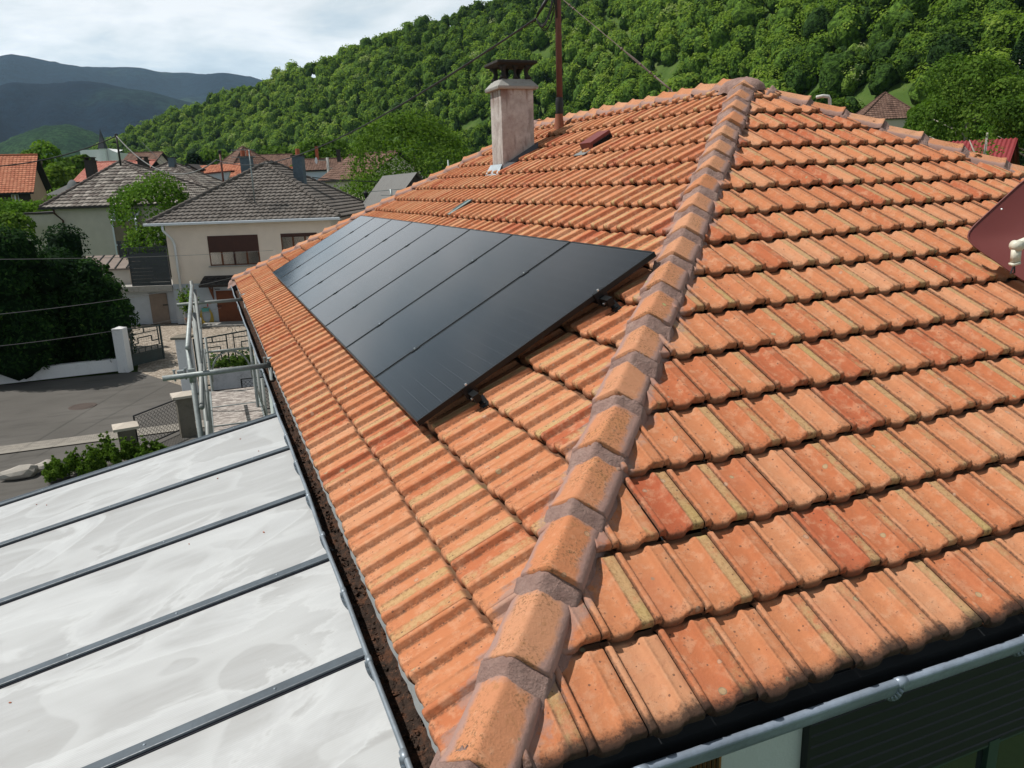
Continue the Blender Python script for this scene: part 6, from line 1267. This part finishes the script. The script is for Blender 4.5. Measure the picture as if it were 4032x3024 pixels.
tree('garden_tree', 'bright green maple between the beige house and the cream house', 'tree', (*dep(668,940,47.5)[:2], GZ), dep(600,702,47.5)[2]-GZ, 7.4, 22000, .10, ML['lime'], 42, .2, 26)
tree('garden_tree', 'yellow-green acacia behind the orange roof at the left', 'tree', (*dep(195,800,108)[:2], GZ), dep(195,548,108)[2]-GZ, 8.5, 9000, .26, ML['lime'], 43, .2, 26)
tree('garden_tree', 'dark green tree between the orange roof and the pink roof', 'tree', (*dep(262,800,100)[:2], GZ), dep(262,630,100)[2]-GZ, 7.5, 7000, .26, ML['mid'], 44, .2, 20)
tree('garden_tree', 'small round green tree in front of the white church', 'tree', (*dep(345,800,130)[:2], GZ), dep(345,545,130)[2]-GZ, 6.0, 5000, .28, ML['mid'], 45, .25, 18)
tree('garden_tree', 'low yellow-green tree right of the church spire', 'tree', (*dep(395,700,122)[:2], GZ), dep(395,615,122)[2]-GZ, 5.5, 3500, .28, ML['lime'], 46, .25, 14)
tree('garden_tree', 'tall green tree left of the walnut tree behind the village', 'tree', (*dep(1300,760,125)[:2], GZ), dep(1350,560,125)[2]-GZ, 13, 9000, .34, ML['mid'], 47, .15, 30)
tree('garden_tree', 'dark round pine standing behind the village roofs', 'tree', (*dep(783,700,170)[:2], GZ), dep(783,572,170)[2]-GZ, 9, 6000, .4, ML['dark'], 48, .15, 20)
tree('garden_tree', 'rounded tree right of the church behind the beige roof peak', 'tree', (*dep(560,700,135)[:2], GZ), dep(560,600,135)[2]-GZ, 9, 5000, .3, ML['mid'], 51, .1, 20)
tree('garden_tree', 'rounded green tree between the dark pine and the peak of the beige house', 'tree', (*dep(690,700,150)[:2], GZ), dep(690,598,150)[2]-GZ, 10, 5500, .33, ML['mid'], 52, .1, 22)
tree('garden_tree', 'green tree above the left slate chimney of the cream house', 'tree', (*dep(985,700,160)[:2], GZ), dep(985,585,160)[2]-GZ, 10, 5500, .33, ML['lime'], 53, .1, 22)
tree('garden_tree', 'green tree behind the white loggia house', 'tree', (*dep(880,700,200)[:2], GZ), dep(880,560,200)[2]-GZ, 13, 5000, .5, ML['mid'], 49, .15, 20)
tree('garden_tree', 'light green tree right of the far slate chimney', 'tree', (*dep(1090,700,180)[:2], GZ), dep(1090,560,180)[2]-GZ, 14, 5500, .5, ML['mid'], 50, .15, 22)
for i, (px, pt_, d_, w_, lb, mt) in enumerate(((3735,335,88,7.5,'bright green tree right of the brown hillside house','mid'),(3800,250,74,11,'large round green tree above the red barn roof','mid'),(3975,160,92,11,'tall dark spruce mass at the upper right edge','dark'),(4090,300,64,8,'ragged green tree cut by the right picture edge','mid'),(3590,395,104,2.2,'slim birch with pale trunks beside the brown house','lime'),(3235,350,130,7,'round dark tree left of the brown hillside house','mid'),(3050,360,135,10,'leafy tree on the slope behind the right hip','mid'),(3180,400,150,7,'small blue-grey conifer behind the bent white pipe','dark'))):
    b = dep(px, 560, d_); hgt = dep(px, pt_, d_)[2]; zb_ = min(b[2]-.5, hgt-6) ; tree('hillside_tree', lb, 'tree', (b[0], b[1], zb_-2), hgt-zb_+2, w_, int(20000+(9000 if d_ < 80 else 0)), .0021*d_+.01, ML[mt], 60+i, .12, 30, 'cone' if lb.startswith('tall dark spruce') else 'round', bark=MAT['palebark'])
tree('bare_sapling', 'thin half bare sapling in front of the red barn roof', 'tree', dep(3860,760,44)-np.array([0,0,4]), 8.5, 2.2, 700, .07, ML['lime'], 80, .3, 16, bark=MAT['palebark'])
c = Zp(430,1840); b_ = thing('green_shrub', 'loose green conifer shrub beside the pale canopy edge', 'shrub', (c[0],c[1],GZ)); g = np.random.default_rng(8); bl = []
for _ in range(60):
    t = g.uniform(-1, 1); x_, y_, h_q = t*1.3, g.uniform(-.4,.4)+t*.35, g.uniform(.4, .88)*(1-.4*abs(t))
    for q_ in np.linspace(.25, 1, 5): bl.append((x_+g.normal(0,.04), y_+g.normal(0,.04), h_q*q_, .13*(1.25-q_)))
P, d, ix = crown_pts(bl, 26000, g, .4); col = np.zeros((len(P),4)); col[:,0] = np.clip(g.normal(.5,.22,len(P)),0,1); col[:,1] = g.random(len(P)); V, A = quads(P, d, .022, col, g, 2.6, .9); mesh_np('foliage', V, np.arange(len(V)).reshape(-1,4), ML['mid'], b_, False, A, 'lf')
# garden greenery round the left house
for i, (px, py, d_, w_, h_, lb) in enumerate(((95,835,60,4.5,2.2,'round garden shrub in front of the tan house'),(30,905,52,4.0,1.6,'grey-green garden shrub at the left edge'),(20,875,57,6,1.4,'clipped bright hedge at the left edge'),(150,838,63,4,2.6,'shrub with dark leaves right of the tan house window'),(240,790,75,6,3.6,'green bush below the corrugated shed'))):
    c = dep(px, py, d_); tree('garden_shrub', lb, 'shrub', (c[0],c[1],c[2]-h_+.6), h_, w_, 3500, .13, ML['mid' if i % 2 else 'lime'], 90+i, .05, 16)
c = dep(72, 965, 48); r_ = thing('water_butt', 'light blue barrel in the garden left of the beige wall', 'barrel', (c[0],c[1],c[2]-1.0)); m_ = MB(); m_.lathe([(0,0),(.32,0),(.36,.5),(.32,1.0),(.30,1.0),(0,.96)], (0,0,0), 18); m_.build('barrel', plain('blue_plastic', (.10,.35,.62), .5), r_, True)
m_ = MB(); m_.lathe([(.325,.3),(.372,.3),(.372,.34),(.325,.34)], (0,0,0), 18); m_.build('hoop', MAT['whitepaint'], r_)
# garage roof in the hedge
c = dep(300, 1010, 42); r_ = thing('garage_roof', 'flat brown roofed lean-to with dark seams showing above the hedge', 'lean-to', (c[0],c[1],GZ), RZ); f_ = local(np.array([c[0],c[1],GZ]), RZ); x0 = f_(80,1000)[0]; x1 = f_(505,1040)[0]; z0 = f_(505,1058)[1]-.05; z1 = f_(300,1015,4)[1]
m_ = MB(); m_.prism([(x0,0,z0),(x1,0,z0),(x1,4,z1),(x0,4,z1)], (0,0,.08)); rf = m_.build('roof', plain('brown_roofing', (.20,.16,.14), .9), r_); m_ = MB()
for x in np.arange(x0, x1+2.2, .62): m_.bar((min(x1,x),0.0,z0+.1),(min(x1,max(x0,x-1.3)),4,z1+.1),.06,.05)
m_.build('seams', MAT['dark'], rf); m_ = MB(); m_.box((x0+.2,.2,0),(x1-.1,3.9,z0-.02)); m_.build('wall', MAT['beige'], r_)

# ------------------------------------------------------------------ haze
m_ = MB(); m_.box((-7100,-7100,-28),(7100,7100,1100)); hz = m_.build('haze', None)
hm = bpy.data.materials.new('haze'); hm.use_nodes = True; hn = hm.node_tree.nodes; hl = hm.node_tree.links
for n_ in list(hn): hn.remove(n_)
ho = hn.new('ShaderNodeOutputMaterial'); pv = hn.new('ShaderNodeVolumePrincipled'); pv.inputs['Color'].default_value = (.50,.74,1.0,1); pv.inputs['Density'].default_value = .00005; pv.inputs['Anisotropy'].default_value = .2
hl.new(pv.outputs[0], ho.inputs['Volume']); hz.data.materials.clear(); hz.data.materials.append(hm); tag(hz, kind='stuff')
tag(hz, 'thin blue haze filling the valley air between the roofs and far hills', 'haze')
